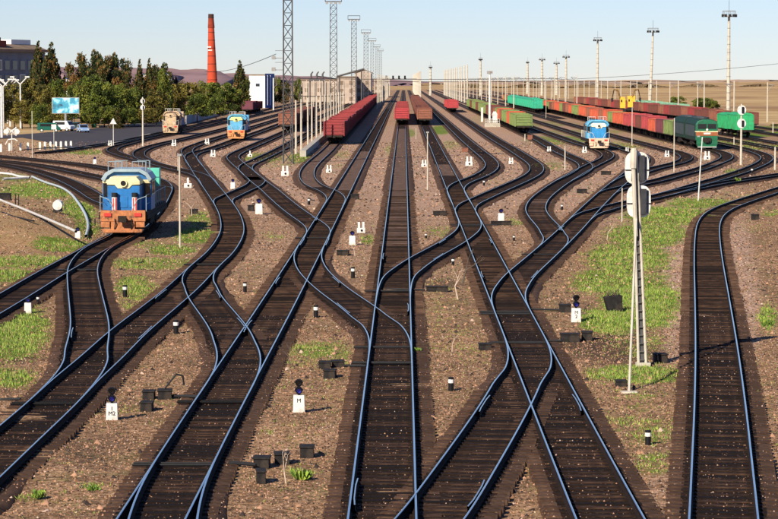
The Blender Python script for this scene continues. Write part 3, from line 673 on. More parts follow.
def shunter(tk, D, label, hood, cap, cab, roof, beam, rear, cyl=True, side=1):
    x, rz = on_track(tk, D)
    r = empty('shunting_locomotive', (x, D, RAILZ), rz, label, 'locomotive', 'shunting locomotives')
    Lh, Lc, Lr = 2.2, 3.0, 9.6; L = .6+Lh+Lc+Lr
    fr = MB(); fr.box(-1.5, 1.5, .25, L, 1.15, 1.42); fr.box(-1.55, -1.35, .3, L, .95, 1.2); fr.box(1.35, 1.55, .3, L, .95, 1.2); fr.build('frame', [M_bogie], r)
    bm = MB(); bm.box(-1.42, 1.42, 0, .26, .82, 1.52); bm.box(-.75, .75, -.05, .26, .30, .82); bm.box(-1.38, -.82, -.04, .2, .45, .8); bm.box(.82, 1.38, -.04, .2, .45, .8)
    bm.prism([(-1.2,.12),(1.2,.12),(1.35,.35),(-1.35,.35)], 'y', -.1, .12); bm.build('buffer_beam', [beam], r, bevel=.03)
    cp = MB(); cp.box(-.16, .16, -.5, .1, .85, 1.15); cp.box(-.25, .28, -.62, -.4, .8, 1.2)
    for s in (-.5, .55): cp.path([(s, -.03, 1.0), (s+.05, -.2, .7), (s-.02, -.12, .35)], .035, 5)
    cp.build('coupler', [M_bogie], r)
    for s in (-.95, .95):
        b = MB(); b.box(s-.22, s+.22, -.08, .0, 1.14, 1.36); b.build('marker_lamp', [P_red], r)
    # front hood
    h = MB(); z0 = 1.42; zt = 3.05
    h.box(-1.02, 1.02, .6, .6+Lh, z0, zt); 
    for q in (-.62, 0, .62): h.box(q-.26, q+.26, .565, .598, z0+.25, z0+.95)
    h.build('front_hood', [hood], r, bevel=.05)
    c = MB(); c.prism([(-1.04, 3.12), (-1.04, 3.35), (-.8, 3.62), (.8, 3.62), (1.04, 3.35), (1.04, 3.12), (.55, 3.1), (.35, 2.88), (-.35, 2.88), (-.55, 3.1)], 'y', .545, .6+Lh); c.build('hood_cap', [cap], r, bevel=.03)
    hl = MB(); hl.tube((0, .40, 3.22), (0, .56, 3.22), .24, n=16, m=1); hl.tube((0, .38, 3.22), (0, .401, 3.22), .17, n=16, m=0); hl.build('headlight', [M_glass, cap], r)
    cb = MB(); y0 = .6+Lh; y1 = y0+Lc
    sec = [(-1.55, z0), (-1.55, 3.35), (-1.30, 3.75), (-.85, 4.0), (.85, 4.0), (1.30, 3.75), (1.55, 3.35), (1.55, z0)]
    cb.prism(sec, 'y', y0, y1); cb.build('cab', [cab], r)
    rf = MB()
    out = [(x_*1.05, z_+.05) for x_, z_ in sec[1:7]]; inn = [(x_*.93, z_-.14) for x_, z_ in sec[1:7]][::-1]
    rf.prism(out+inn, 'y', y0-.28, y1+.2); rf.build('cab_roof', [roof], r, bevel=.02)
    for s in (-1, 1):
        for (yy0, yy1) in ((y0+.3, y0+1.2), (y0+1.6, y0+2.5)):
            wn = MB(); wn.box(min(s*1.54, s*1.58), max(s*1.54, s*1.58), yy0, yy1, 2.45, 3.2); f = wn.build('window', [M_glass], r)
            fr_ = MB(); X = s*1.585; fr_.box(X-.012, X+.012, yy0-.06, yy1+.06, 2.38, 2.45); fr_.box(X-.012, X+.012, yy0-.06, yy1+.06, 3.2, 3.27); fr_.build('frame', [cap], f)
        wn = MB(); wn.box(min(s*1.08, s*1.5), max(s*1.08, s*1.5), y0-.03, y0+.02, 2.25, 3.12); wn.build('window', [M_glass], r)
        e = MB(); e.box(min(s*1.06, s*1.54), max(s*1.06, s*1.54), y0-.16, y0-.032, 3.14, 3.36); e.build('sun_visor', [cap if cyl else roof], r)
    rh = MB(); rh.box(-1.15, 1.15, y1, y1+Lr-.4, z0, 3.35)
    for i in range(9):
        for s in (-1, 1): rh.box(min(s*1.15, s*1.19), max(s*1.15, s*1.19), y1+.3+i, y1+.95+i, z0+.2, 3.1)
    rh.box(-.9, .9, y1+.5, y1+3, 3.35, 3.6); rh.tube((0, y1+4, 3.35), (0, y1+4, 3.85), .3, n=12); rh.tube((0, y1+6.5, 3.35), (0, y1+6.5, 3.6), .7, n=16)
    rh.build('rear_hood', [rear], r)
    gb = MB(); gb.box(.75, 1.62, y1+2.6, y1+3.6, 2.7, 3.9); gb.build('side_cabinet', [P_seag if cyl else cab], r, bevel=.03)
    rl = MB()
    for s in (-1, 1):
        rl.path([(s*1.45, .3, 1.42), (s*1.45, .3, 2.45), (s*1.45, y0-.1, 2.45)], .025, 5); 
        rl.path([(s*1.45, y1, 2.4), (s*1.45, L-.2, 2.4), (s*1.45, L-.2, 1.4)], .025, 5)
        for k in range(6): rl.tube((s*1.45, y1+.6+k*1.6, 1.42), (s*1.45, y1+.6+k*1.6, 2.4), .02, n=4)
        rl.path([(s*1.45, .3, 2.4), (s*.9, .2, 2.2), (s*.55, .2, 1.52)], .025, 5); rl.tube((s*1.45, .3, 1.9), (s*1.45, y0-.1, 1.9), .02, n=4)
        rl.path([(s*.35, y0+.2, 4.05), (s*.35, y0+.2, 4.5), (s*1.2, y0+.2, 4.5), (s*1.2, y0+.2, 3.9)], .025, 4)
        rl.path([(s*1.1, y1+1, 3.35), (s*1.1, y1+1, 4.45), (s*.3, y1+1, 4.45)], .025, 4)
        for k in range(4): rl.tube((s*(.4+.25*k), y1+1.0, 3.35), (s*(.4+.25*k), y1+1.0, 4.45), .018, n=4)
    rl.build('handrail', [M_white if not cyl else P_grey], r)
    if cyl:
        for s in (-.55, .72):
            b = MB(); b.tube((s, .38, 1.42), (s, .38, 2.35), .17, n=14, m=0); b.tube((s, .38, 2.35), (s, .38, 2.62), .19, n=14, m=1)
            for dx in (-.07, .09): b.box(s+dx-.035, s+dx+.035, .19, .22, 1.5, 2.3, 2)
            b.build('air_cylinder', [M_white, M_dark, P_red], r)
    for yb in (3.0, L-3.0):
        o = bpy.data.objects.new('bogie', BOG); COL.objects.link(o); o.parent = r; o.location = (0, yb, 0)
    st = MB()
    for s in (-1, 1):
        for k in range(3): st.box(min(s*1.3, s*1.55), max(s*1.3, s*1.55), .5, 1.0, .35+k*.32, .39+k*.32)
    st.box(-1.2, 1.2, L/2-1.6, L/2+1.6, .35, 1.1); st.build('fuel_tank', [M_bogie], r)
    return r
D1 = gp(124, 239).y
shunter('L', D1, 'blue and orange shunting locomotive with cream cap, in the left foreground', P_blue, P_cream, P_blue, P_grey, P_or, P_dk)
shunter('TD', gp(236, 141).y, 'light blue shunting locomotive with red and yellow front, left of the lattice masts', P_lblue, mat('pale_yellow', (.7,.68,.25), .5), P_lblue, P_lblue, mat('red_yellow_front', (.62,.25,.08), .6, 0, .3, 3), P_blue, False)
shunter('TP', gp(176, 135).y, 'beige fronted locomotive with blue rear hood beside the asphalt forecourt', P_beige, P_beige, P_beige, P_beige, P_beige, P_blue, False)
shunter('RB', gp(601, 151).y, 'blue and white shunting locomotive in front of the long coloured train', mat('mid_blue_paint', (.03,.24,.50), .45, 0, .15, 1.5), mat('ivory_paint', (.8,.74,.55), .5), P_lblue, P_lblue, P_peach, P_dk, False)
def mainline():
    D = gp(707, 150).y; x, rz = on_track('J1', D)
    r = empty('mainline_locomotive', (x, D, RAILZ), rz, 'dark green diesel locomotive with orange band, hauling the long coloured train', 'locomotive')
    for sct in range(1):
        y0 = 0; y1 = 16.6
        b = MB(); b.prism([(-1.55,1.1),(-1.55,3.4),(-1.2,3.95),(-.6,4.15),(.6,4.15),(1.2,3.95),(1.55,3.4),(1.55,1.1)], 'y', y0+1.6, y1); b.build('body', [P_dg], r)
        b = MB()
        n = 9
        for i in range(n):
            for s in (-1,1): b.box(min(s*1.552,s*1.60), max(s*1.552,s*1.60), y0+2.6+i*1.5, y0+3.6+i*1.5, 1.6, 3.2)
        b.build('side_grille', [P_dk], r)
        b = MB(); b.tube((0,5,4.1),(0,5,4.35),.8,n=16); b.tube((0,9,4.1),(0,9,4.35),.8,n=16); b.box(-.7,.7,11,14,4.1,4.35); b.build('roof_fan', [P_dk], r)
    f = MB(); f.prism([(-1.55,1.1),(-1.55,3.35),(-1.25,3.85),(-.6,4.05),(.6,4.05),(1.25,3.85),(1.55,3.35),(1.55,1.1)], 'y', 0.2, 1.598); f.build('cab', [P_fg], r, bevel=.06)
    for x0, x1 in ((-1.3,-.1),(.1,1.3)):
        w_ = MB(); w_.box(x0, x1, .16, .21, 2.75, 3.45); w_.build('windscreen', [M_glass], r)
    bd = MB(); bd.box(-1.56, 1.56, .165, .6, 2.28, 2.42, 0); bd.box(-1.56, 1.56, .168, .6, 1.75, 2.28, 1); bd.build('front_band', [P_cream, P_obrown], r)
    bd = MB()
    for s in (-1,1): bd.box(min(s*1.556,s*1.60), max(s*1.556,s*1.60), .62, 1.6, 2.28, 2.42)
    bd.build('side_stripe', [P_cream], r)
    nb = MB(); nb.box(-.5,.5,.13,.17,1.95,2.2); nb.build('number_board', [M_white], r)
    h = MB(); h.tube((0,.05,2.62),(0,.2,2.62),.16,n=14); h.build('headlight', [M_white], r)
    h = MB(); h.box(-1.5,1.5,0,.3,.55,1.12); h.prism([(-1.3,.12),(1.3,.12),(1.45,.5),(-1.45,.5)],'y',-.05,.2,0); h.box(-1.35,1.35,-.1,.0,.10,.2,1); h.build('buffer_beam',[P_fg,M_white],r)
    h = MB(); h.box(-.2,.2,-.5,.05,.8,1.15); h.path([(-.6,0,1.3),(-.5,-.2,.9),(0,-.25,.7),(.5,-.2,.9),(.6,0,1.3)],.07,6); h.box(-.55,.55,-.06,.0,.95,1.5); h.build('coupler',[M_bogie],r)
    h = MB(); h.box(-1.4,1.4,5.8,10.6,.45,1.1); h.box(-1.55,1.55,1.6,16.4,1.0,1.12); h.build('fuel_tank',[M_bogie],r)
    for yb in (2.6, 4.4, 12.2, 14.2):
        o = bpy.data.objects.new('bogie', BOG); COL.objects.link(o); o.parent = r; o.location = (0, yb, 0)
    # second section
    x2, rz2 = on_track('J1', D+16.9)
    r2 = empty('mainline_locomotive', (x2, D+16.9, RAILZ), rz2, 'plain dark green rear section coupled behind the orange banded locomotive', 'locomotive')
    b = MB(); b.prism([(-1.55,1.1),(-1.55,3.4),(-1.2,3.95),(-.6,4.15),(.6,4.15),(1.2,3.95),(1.55,3.4),(1.55,1.1)], 'y', .2, 16.4); b.build('body', [P_dg], r2)
    b = MB(); [b.box(-1.60,-1.552,1.0+i*1.5,2.0+i*1.5,1.6,3.2) for i in range(10)]; b.build('side_grille',[P_dk],r2)
    b = MB(); b.tube((0,5,4.1),(0,5,4.35),.8,n=16); b.tube((0,9,4.1),(0,9,4.35),.8,n=16); b.box(-.7,.7,11,14,4.1,4.35); b.build('roof_fan', [P_dk], r2)
    b = MB(); b.box(-1.4,1.4,5.8,10.6,.45,1.1); b.build('fuel_tank',[M_bogie],r2)
    for yb in (2.6, 4.4, 12.2, 14.2):
        o = bpy.data.objects.new('bogie', BOG); COL.objects.link(o); o.parent = r2; o.location = (0, yb, 0)
mainline()
# ---------------------------------------------------------------- signals, markers, posts
def ppm(D): return F/D
def seat(px, pyb, hp):          # ground position and real height of an upright thing of hp pixels
    p = gp(px, pyb); return p.x, p.y, hp*p.y/F
def text(body, parent, loc, size, m):
    c = bpy.data.curves.new('lettering', 'FONT'); c.body = body; c.size = size; c.align_x = 'CENTER'; c.extrude = .004
    o0 = bpy.data.objects.new('tmp', c); me = bpy.data.meshes.new_from_object(o0); bpy.data.objects.remove(o0); me.materials.clear(); me.materials.append(m); o = bpy.data.objects.new('lettering', me); COL.objects.link(o); o.parent = parent; o.location = loc; o.rotation_euler = (PI/2, 0, 0)
def dwarf(px, pyb, hp, label, heads=2, txt=None, lens=M_lens):
    x, y, h = seat(px, pyb, hp); k = h/1.15
    r = empty('dwarf_signal', (x, y, 0), random.uniform(-.08, .08), label, 'signal', 'low ground signals')
    b = MB(); b.prism([(-.21*k,-.05),(.21*k,-.05),(.19*k,.6*k),(-.19*k,.6*k)], 'y', -.16*k, .16*k); b.build('base', [M_white], r, bevel=.01)
    hd = MB()
    for i in range(heads):
        z = (.76+.27*i)*k
        hd.tube((0, -.10*k, z), (0, .14*k, z), .125*k, n=14)
        for a in range(-3, 4):
            t = PI/2+a*.42; hd.tube((math.cos(t)*.135*k, -.28*k, z+math.sin(t)*.135*k), (math.cos(t)*.135*k, -.08*k, z+math.sin(t)*.135*k), .028*k, n=4)
    hd.box(-.05*k, .05*k, .0, .08*k, .6*k, (.7+.27*(heads-1))*k); hd.build('lamp_housing', [M_black], r)
    for i in range(heads):
        l = MB(); z = (.76+.27*i)*k; l.tube((0, -.125*k, z), (0, -.10*k, z), .085*k, n=12); l.build('lens', [lens if i == 0 else M_glass], r)
    if txt:
        for j, s in enumerate(txt): text(s, r, (0, -.165*k-.004, (.36-.17*j)*k), .2*k, M_black)
dwarf(112, 420, 33, 'white based ground signal with two black lamps, nearest the lower left corner', 2, ['1', 'M2'])
dwarf(299, 412, 33, 'white ground signal with blue lens and letter M, below the three dark boxes', 2, ['M'])
dwarf(576, 322, 27, 'white ground signal with two lamps on the grass left of the tilted planter', 2, ['M', '2'])
dwarf(28, 313, 20, 'squat white ground signal at the left edge below the old siding', 1)
dwarf(352.5, 245, 18, 'white ground signal with blue lens just below the double marker left of the middle track', 1)
dwarf(259, 214, 20, 'white ground signal with blue lens beside a small black box, left of centre', 1)
dwarf(501, 222, 17, 'white ground signal with dark lamp between the two hairpin tracks right of centre', 1)
dwarf(233, 189, 13, 'small white ground signal left of the double marker by the near lattice mast', 1)
dwarf(78, 239, 15, 'white ground signal at the end of the white pipe on the green bank', 1)
dwarf(95, 164, 9, 'tiny white ground signal above the blue and orange locomotive', 1)
def marker(px, pyb, hp, label, posts=2):
    x, y, h = seat(px, pyb, hp); k = h/1.16
    r = empty('white_marker', (x, y, 0), random.uniform(-.15, .15), label, 'track marker', 'white double-post track markers')
    b = MB(); b.box(-.34*k, .34*k, -.2*k, .2*k, 0, .42*k); b.build('base', [M_white], r, bevel=.02)
    h_ = MB(); h_.tube((.04, -.215*k, .22*k), (.04, -.2*k, .22*k), .10*k, n=12); h_.build('lamp_opening', [M_black], r)
    for s in ((-.17, .2) if posts == 2 else (0,)):
        p = MB(); p.box(s*k-.09*k, s*k+.09*k, -.07*k, .09*k, .42*k, .92*k); p.build('post', [M_white], r, bevel=.015)
MK = [(361,233,14,'white double-post marker nearest the middle track'),(329,173,10,'white double-post marker right of the curve under the dark red train'),(285,176,13,'white double-post marker at the foot of the near lattice mast'),
(424,167,9,'white marker behind the thin pole right of the middle track'),(469,166,12,'white double-post marker inside the bend of the first hairpin right of the brown wagons'),(511,164,8,'white double-post marker between the first and second hairpins on the right'),
(549,152,7,'white double-post marker above the grass patch, right of the second hairpin'),(584.5,153,8,'white double-post marker just left of the blue and white locomotive'),(667,157,8,'white double-post marker inside the hairpin left of the green locomotive'),
(707,160,11,'white double-post marker in front of the green locomotive'),(174,146,8,'white marker right of the second hairpin by the beige locomotive'),(207,145,8,'white marker left of the light blue shunter'),(213,157,9,'white marker below and left of the light blue shunter'),
(250,157,8,'white marker with one post on the green strip right of the light blue shunter'),(110,146,7,'white marker at the tip of the outermost hairpin by the road'),(188,188,13,'white marker with tall post beside the first long left track'),(627,152,6,'white marker whose top shows above the double signal')]
for a in MK: marker(*a, posts=1 if a[0] in (250,188) else 2)
def banded(px, pyb, hp, label):
    x, y, h = seat(px, pyb, hp)
    r = empty('banded_post', (x, y, 0), 0, label, 'post', 'small black posts with a white band')
    b = MB(); b.tube((0,0,-.05), (0,0,h*.62), .085*h/.45, n=10); b.tube((0,0,h*.86), (0,0,h), .085*h/.45, n=10); b.build('stake', [M_black], r)
    b = MB(); b.tube((0,0,h*.62), (0,0,h*.86), .088*h/.45, n=10); b.build('band', [M_white], r)
for px, pyb, hp, lb in [(125,297,12,'below the blue locomotive between the two left tracks'),(176,334,14,'left of the first crossover at the lower left'),(245,292,10,'right of the long winding left track'),(316,318,13,'inside the fork below the centre left crossing'),
    (353,278,11,'left of the middle track above the crossover'),(451,392,15,'in the gravel just right of the middle track, lower part'),(648,446,16,'on the weedy strip at the lower right'),(453,266,8,'beside the dead branch right of the middle track'),(426,239,6,'right of the middle track above the slanting crossover'),
    (38,304,8,'next to the squat signal at the left edge'),(514,241,6,'small one left of the right-hand double crossing'),(562,210,6,'small one above the right-hand double crossing'),(404,143,0,''),(309,205,7,'in the pink gravel below the near lattice mast'),(484,186,6,'between the first two hairpins on the right'),(752,174,6,'near the right edge between two hairpin tracks')]:
    if lb: banded(px, pyb, hp, 'white-banded black post ' + lb)
def box_(px, pyb, wp, hp, label, lever=False, tilt=0, name='point_machine', cat='point machine', dp=.5):
    x, y, h = seat(px, pyb, hp); w_ = wp*y/F
    r = empty(name, (x, y, 0), random.uniform(-.12, .12), label, cat, 'dark boxes beside the points')
    b = MB(); b.prism([(-w_/2,-.05),(w_/2,-.05),(w_/2*.97,h*.85),(-w_/2*.97,h*.85)], 'y', -dp/2, dp/2); b.build('housing', [M_box], r, bevel=.02)
    b = MB(); b.box(-w_/2-.02, w_/2+.02, -dp/2-.03, dp/2+.03, h*.85, h); b.build('lid', [M_box], r, bevel=.015)
    if tilt: r.rotation_euler = (0, tilt, .2)
    if lever:
        b = MB(); b.path([(-.1, 0, h*.7), (.35, .2, h+.45), (.55, .2, h+.4), (.6, .22, h+.1)], .03, 5); b.build('lever', [M_dark], r)
    return r
BX = [(149,399,12,9,'upper of two stacked dark boxes right of the lower left signal'),(147,410,12,9,'lower front one of two dark boxes right of the lower left signal'),(165,399,14,10,'point machine with a raised lever beside the lower left boxes'),
(262,468,16,12,'dark point box nearest the track at the lower left of centre'),(282,464,15,12,'middle dark box of the three in a row below the letter M signal'),(307,457,14,12,'right hand dark box of the row below the letter M signal'),(261,483,9,14,'narrow upright dark box in front of the row below the letter M signal'),
(325,369,12,8,'left one of the two rear boxes above the letter M signal'),(338,368,12,8,'right one of the two rear boxes above the letter M signal'),(330,377,12,8,'front box of the trio above the letter M signal'),
(565,313,12,9,'dark box against the signal on the grass'),(570,341,20,8,'long low dark box below the grass signal'),(587,340,11,9,'short dark box at the end of the long low one on the right'),(660,362,13,9,'dark box right of the double signal mast foot'),(621,387,11,7,'dark box near the foot of the leaning strut'),
(437,292,22,6,'flat dark point box right of the middle track by the dead branch'),(485,350,12,7,'flat dark box beside the right straight track'),(251,210,6,5,'small black box beside the blue lens signal left of centre'),(343,255,12,5,'low dark box under the signal right of the straight left track'),(501,225,20,4,'flat dark plate at the foot of the signal between the hairpins'),
(135,222,0,0,''),(194,214,8,5,'small dark box near the long shadow left of centre'),(440,215,14,4,'small dark fitting left of the right straight track'),(355,199,8,5,'small dark box just left of the middle track'),(606,175,10,4,'dark lump above the right hand crossing'),(582,193,10,4,'dark lump left of the right hand crossing'),(465,152,6,4,'little rusty red box left of the first hairpin'),(530,140,5,5,'little rusty box in front of the olive wagon'),(755,220,7,6,'small dark stump on the orange gravel at the right edge')]
for a in BX:
    if a[4]:
        o = box_(*a, lever=('lever' in a[4]))
        if 'rusty' in a[4]:
            for c in o.children: c.data.materials[0] = RUSTC
# throw rods from boxes to the rails
for i, (x0, y0, x1, y1, lb) in enumerate([(172,396,200,397,'at the lower left boxes'),(229,463,256,465,'at the lower left of centre boxes'),(344,366,366,366,'at the trio above the letter M signal'),(525,309,560,310,'at the signal on the grass'),(385,289,425,290,'by the dead branch'),(483,225,497,225,'between the hairpins'),(545,341,562,341,'at the long low box'),(0,400,20,399,'at the lower left edge')]):
    a = gp(x0, y0, .1); b = gp(x1, y1, .14); mb = MB(); mb.tube(a, b, .035, n=5); mb.tube(a+Vector((0,.25,0)), b+Vector((0,.25,0)), .03, n=5)
    tag(mb.build('throw_rod', [M_dark]), 'dark rod running to the points '+lb, 'rod', 'rods to the points')
# planter
x, y, h = seat(614, 310, 18); r = empty('planter', (x, y, 0), .1, 'tilted dark wooden planter with dead plants standing in the bright grass', 'planter'); r.rotation_euler = (0, -.12, .15)
b = MB(); b.prism([(-.27,-.1),(.30,-.1),(.38,.62),(-.36,.62)], 'y', -.3, .3); b.build('tub', [M_box], r, bevel=.02)
b = MB(); [b.tube((random.uniform(-.3,.3), random.uniform(-.2,.2), .55), (random.uniform(-.4,.4), random.uniform(-.3,.3), random.uniform(.75,.95)), .018, .006, 4) for _ in range(26)]; b.build('dead_plant', [M_wood], r)
def pole(px, pyb, pyt, r0, label, m=M_paleposts, name='pole', cat='pole', r1=None, D=None, lean=0):
    if D is None: p = gp(px, pyb)
    else: p = at(px, pyb, D); p.z = 0
    h = at(px, pyt, p.y).z
    b = MB(); b.tube((0,0,-.3), (lean*h,0,h), r0, r1 or r0*.75, 8)
    r = empty(name, (p.x, p.y, 0), 0, label, cat); b.build('shaft', [m], r); return r, h
def capped(r, h, s=.12):
    b = MB(); b.box(-s*1.6, s*1.6, -s, s, h, h+s*1.6); b.build('cap', [M_steelg], r)
for px, yb, yt, rr, lb in [(180,247,156,.06,'thin grey pole on the grass right of the blue and orange locomotive'),(427.5,190,133,.06,'thin grey pole between the middle track and the brown wagon track'),(674,172,118,.07,'thin pale pole inside the hairpin left of the green locomotive'),
    (32.5,160,111,.06,'thin white pole above the curved tracks near the left edge'),(632,146,108,.08,'thin white pole in front of the coloured train, above the double signal'),(546,119,84,.07,'thin pale pole right of the teal wagons'),(622,222,188,.05,'short white stake left of the double signal'),
    (775,170,147,.12,'short thick pale post at the tip of the rightmost hairpin'),(565,170,146,.08,'short white post on the green patch right of centre'),(734,146,137,.10,'short white post under the bright green covered wagons'),(525,141,134,.10,'short white stake in front of the olive wagon'),(416,139,128,.05,'small white stake between the red and brown wagons'),(773,134,122,.12,'short white post near the right edge beyond the green wagons'),(178,172,153,.05,'small post left of the winding left track')]:
    r, h = pole(px, yb, yt, rr, lb); 
    if px in (180, 427.5, 632): capped(r, h, .08)
r, h = pole(698, 201, 137, .055, 'thin white pole leaning right, in front of the green locomotive', M_white, lean=.06); capped(r, h, .07)
# sign on post, warning triangle
r, h = pole(54, 150, 128, .04, 'short post with a small pale board by the white fence', M_white); b = MB(); b.box(-.35, .35, -.05, -.01, h-.2, h+.5); b.build('board', [M_white], r)
r, h = pole(113.5, 147, 122, .06, 'white post with a triangular board beside the road', M_white); b = MB(); b.prism([(-.5,h-.3),(.5,h-.3),(0,h+.6)], 'y', -.1, -.05); b.build('board', [M_white], r)

# double signal mast, right foreground (seen from behind)
pb = gp(643, 366); D0 = pb.y; top = at(634.5, 150, D0)
r = empty('signal_mast', (pb.x, pb.y, 0), 0, 'tall pale double signal mast leaning left, with two white oval backboards, right foreground', 'signal')
def P(px, py, dy=0): q = at(px, py, D0); return Vector((q.x-pb.x, dy, q.z))
mb = MB()
mb.tube(P(638.6, 366), P(633, 150), .05, .045, 8); mb.tube(P(646.2, 366), P(636.8, 150), .05, .045, 8); mb.tube(P(640.5, 366)+Vector((0,.22,0)), P(634.3, 170)+Vector((0,.2,0)), .035, .03, 6)
mb.box(-.25, .25, -.2, .2, -.3, .12)
mb.build('mast', [M_paleposts], r)
mb = MB()
for i in range(26):
    t = i/25; a = P(639-6*t, 360-205*t); b_ = P(646-9.5*t, 360-205*t); mb.tube(a, b_, .03, n=5)
mb.build('rungs', [M_lattice], r)
mb = MB(); mb.prism([(P(641,366).x, .05), (P(645,366).x, .05), (P(636.2,152).x, P(0,152).z), (P(633.6,152).x, P(0,152).z)], 'y', .06, .09); mb.build('dark_gap_panel', [M_lattice], r)  # dark panel added behind the legs so their gap looks shaded
mb = MB(); mb.tube(P(632.8, 168, -.18), P(633.4, 150, -.18), .12, n=8); mb.tube(P(633.4, 150, -.18), P(633.3, 148, -.18), .1, n=8); mb.tube(P(635.6,236,-.12), P(633.0,168,-.18), .075, n=8); mb.build('conduit', [M_paleposts], r)
for cy, cx in ((168, 637.2), (201.5, 639)):
    c = P(cx, cy); rx = .42; rz = .56
    hd = MB(); n = 28
    def se(k): 
        a = 2*PI*k/n; ca, sa = math.cos(a), math.sin(a); e = .62
        return (c.x+rx*abs(ca)**e*(1 if ca > 0 else -1), c.z+rz*abs(sa)**e*(1 if sa > 0 else -1))
    hd.prism([se(k) for k in range(n)], 'y', .10, .14); bb = hd.build('backboard', [M_white], r)
    hd = MB(); hd.box(c.x+.05, c.x+.26, -.06, .10, c.z-.46, c.z+.44); hd.box(c.x+.30, c.x+.33, .04, .10, c.z-.42, c.z+.40); hd.build('lamp_housing', [mat('housing_and_shade_grey', (.045,.045,.05), .8, 0, .3, 4)], r, bevel=.03)  # dark shape covers both the lamp box and the mast's shadow on the board
    hd = MB(); hd.path([(c.x-.12,-.02,c.z-.1), (c.x-.2,-.12,c.z-.2), (c.x-.2,-.12,c.z-.45), (c.x-.05,-.02,c.z-.5)], .02, 5); hd.tube(P(cx-12,cy+2,.06), P(cx+12,cy+2,.06), .015, n=4); hd.build('bracket', [M_dark], r)
    hd = MB()
    for k in (-.22, .22): hd.tube((c.x, .14, c.z+k), (c.x, .42, c.z+k), .13, n=14)
    hd.build('lamp', [M_black], r)
mb = MB(); mb.box(-.22, -.06, -.22, -.05, P(0,154).z, P(0,149).z); 
q0 = gp(629, 394); s0 = Vector((q0.x-pb.x, q0.y-pb.y, 0)); mb = MB(); mb.tube(s0, P(636.5, 216), .045, .04, 6); mb.cbox(s0.x, s0.y, -.05, .5, .35, .14); mb.build('strut', [M_paleposts], r)
# other two-headed signals
def far_signal(px, yb, yt, ys, label, rad):
    r, h = pole(px, yb, yt, .15, label, M_paleposts, 'signal_mast', 'signal', .10)
    D = r.location.y
    for yy in ys:
        z = at(px, yy, D).z
        b = MB(); b.disc((0, z), rad, rad*1.1, -.2, -.14, 18); b.build('backboard', [M_white], r)
        b = MB(); b.box(rad*.0, rad*.5, -.34, -.2, z-rad*.7, z+rad*.7); b.build('lamp_housing', [M_black], r)
far_signal(143, 146, 97, (101, 107.5), 'white signal post with two small round heads beside the road behind the blue locomotive', .36)
far_signal(741, 165, 104, (110, 123.5), 'white signal mast with two round heads in front of the green covered wagons', .52)

# ---------------------------------------------------------------- lattice and lamp masts
def lattice(px, D, H_, label, w0=1.15, mats=M_lattice, plat=True, arms=False):
    p = at(px, 80, D); r = empty('lattice_mast', (p.x, D, 0), 0, label, 'light mast', 'steel lattice light masts'); w1 = w0*.85
    b = MB(); hw = lambda z: (w0+(w1-w0)*z/H_)/2
    for sx in (-1,1):
        for sy in (-1,1): b.tube((sx*hw(0), sy*hw(0), 0), (sx*hw(H_), sy*hw(H_), H_), .075, .06, 5)
    n = int(H_/1.45)
    for i in range(n):
        z0 = H_*i/n; z1 = H_*(i+1)/n; a, c = hw(z0), hw(z1); t = .032
        for s in (-1, 1):
            b.tube((-a, s*a, z0), (c, s*c, z1), t, n=4, caps=False); b.tube((a, s*a, z0), (-c, s*c, z1), t, n=4, caps=False); b.tube((-c, s*c, z1), (c, s*c, z1), t, n=4, caps=False)
            b.tube((s*a, -a, z0), (s*c, c, z1), t, n=4, caps=False); b.tube((s*c, -c, z1), (s*c, c, z1), t, n=4, caps=False)
    b.build('lattice', [mats], r)
    if plat:
        b = MB(); b.box(-1.9, 1.9, -1.3, 1.3, H_, H_+.15)
        for (x0,y0,x1,y1) in ((-1.9,-1.3,1.9,-1.3),(1.9,-1.3,1.9,1.3),(1.9,1.3,-1.9,1.3),(-1.9,1.3,-1.9,-1.3)):
            b.tube((x0,y0,H_+1.2),(x1,y1,H_+1.2),.05,n=4); b.tube((x0,y0,H_),(x0,y0,H_+1.2),.05,n=4)
        b.build('platform', [mats], r)
        for k in range(4):
            b = MB(); b.cbox(-1.5+k, -1.25, H_-.55, .55, .4, .5); b.tube((-1.5+k,-1.25,H_-.1),(-1.5+k,-1.25,H_+.1),.04,n=4); b.build('floodlight', [M_steelg], r)
    if arms:
        for z in (12.6, 11.2):
            b = MB(); b.tube((-.5, -.5, z), (-1.7, -.6, z), .04, n=5); b.tube((-.5,-.5,z+.9),(-1.5,-.6,z+.9),.03,n=4); b.cbox(-1.7, -.6, z-.15, .45, .4, .45); b.build('side_lamp', [M_steelg], r)
    return r
lattice(288, 312, 30, 'near dark steel lattice mast cut off by the top edge, with side lamps', 1.15, arms=True)
for i, (px, D, wd) in enumerate([(333.5, 610, 1.75),(354, 823, 1.8),(366, 1052, 1.9),(372.2, 1267, 1.7),(377, 1495, 1.7),(380.6, 1700, 1.7)]):
    lattice(px, D, 28.2 if i == 0 else 29, f'{ORD[i+1]} lattice mast in the line, counted from the near one', wd)
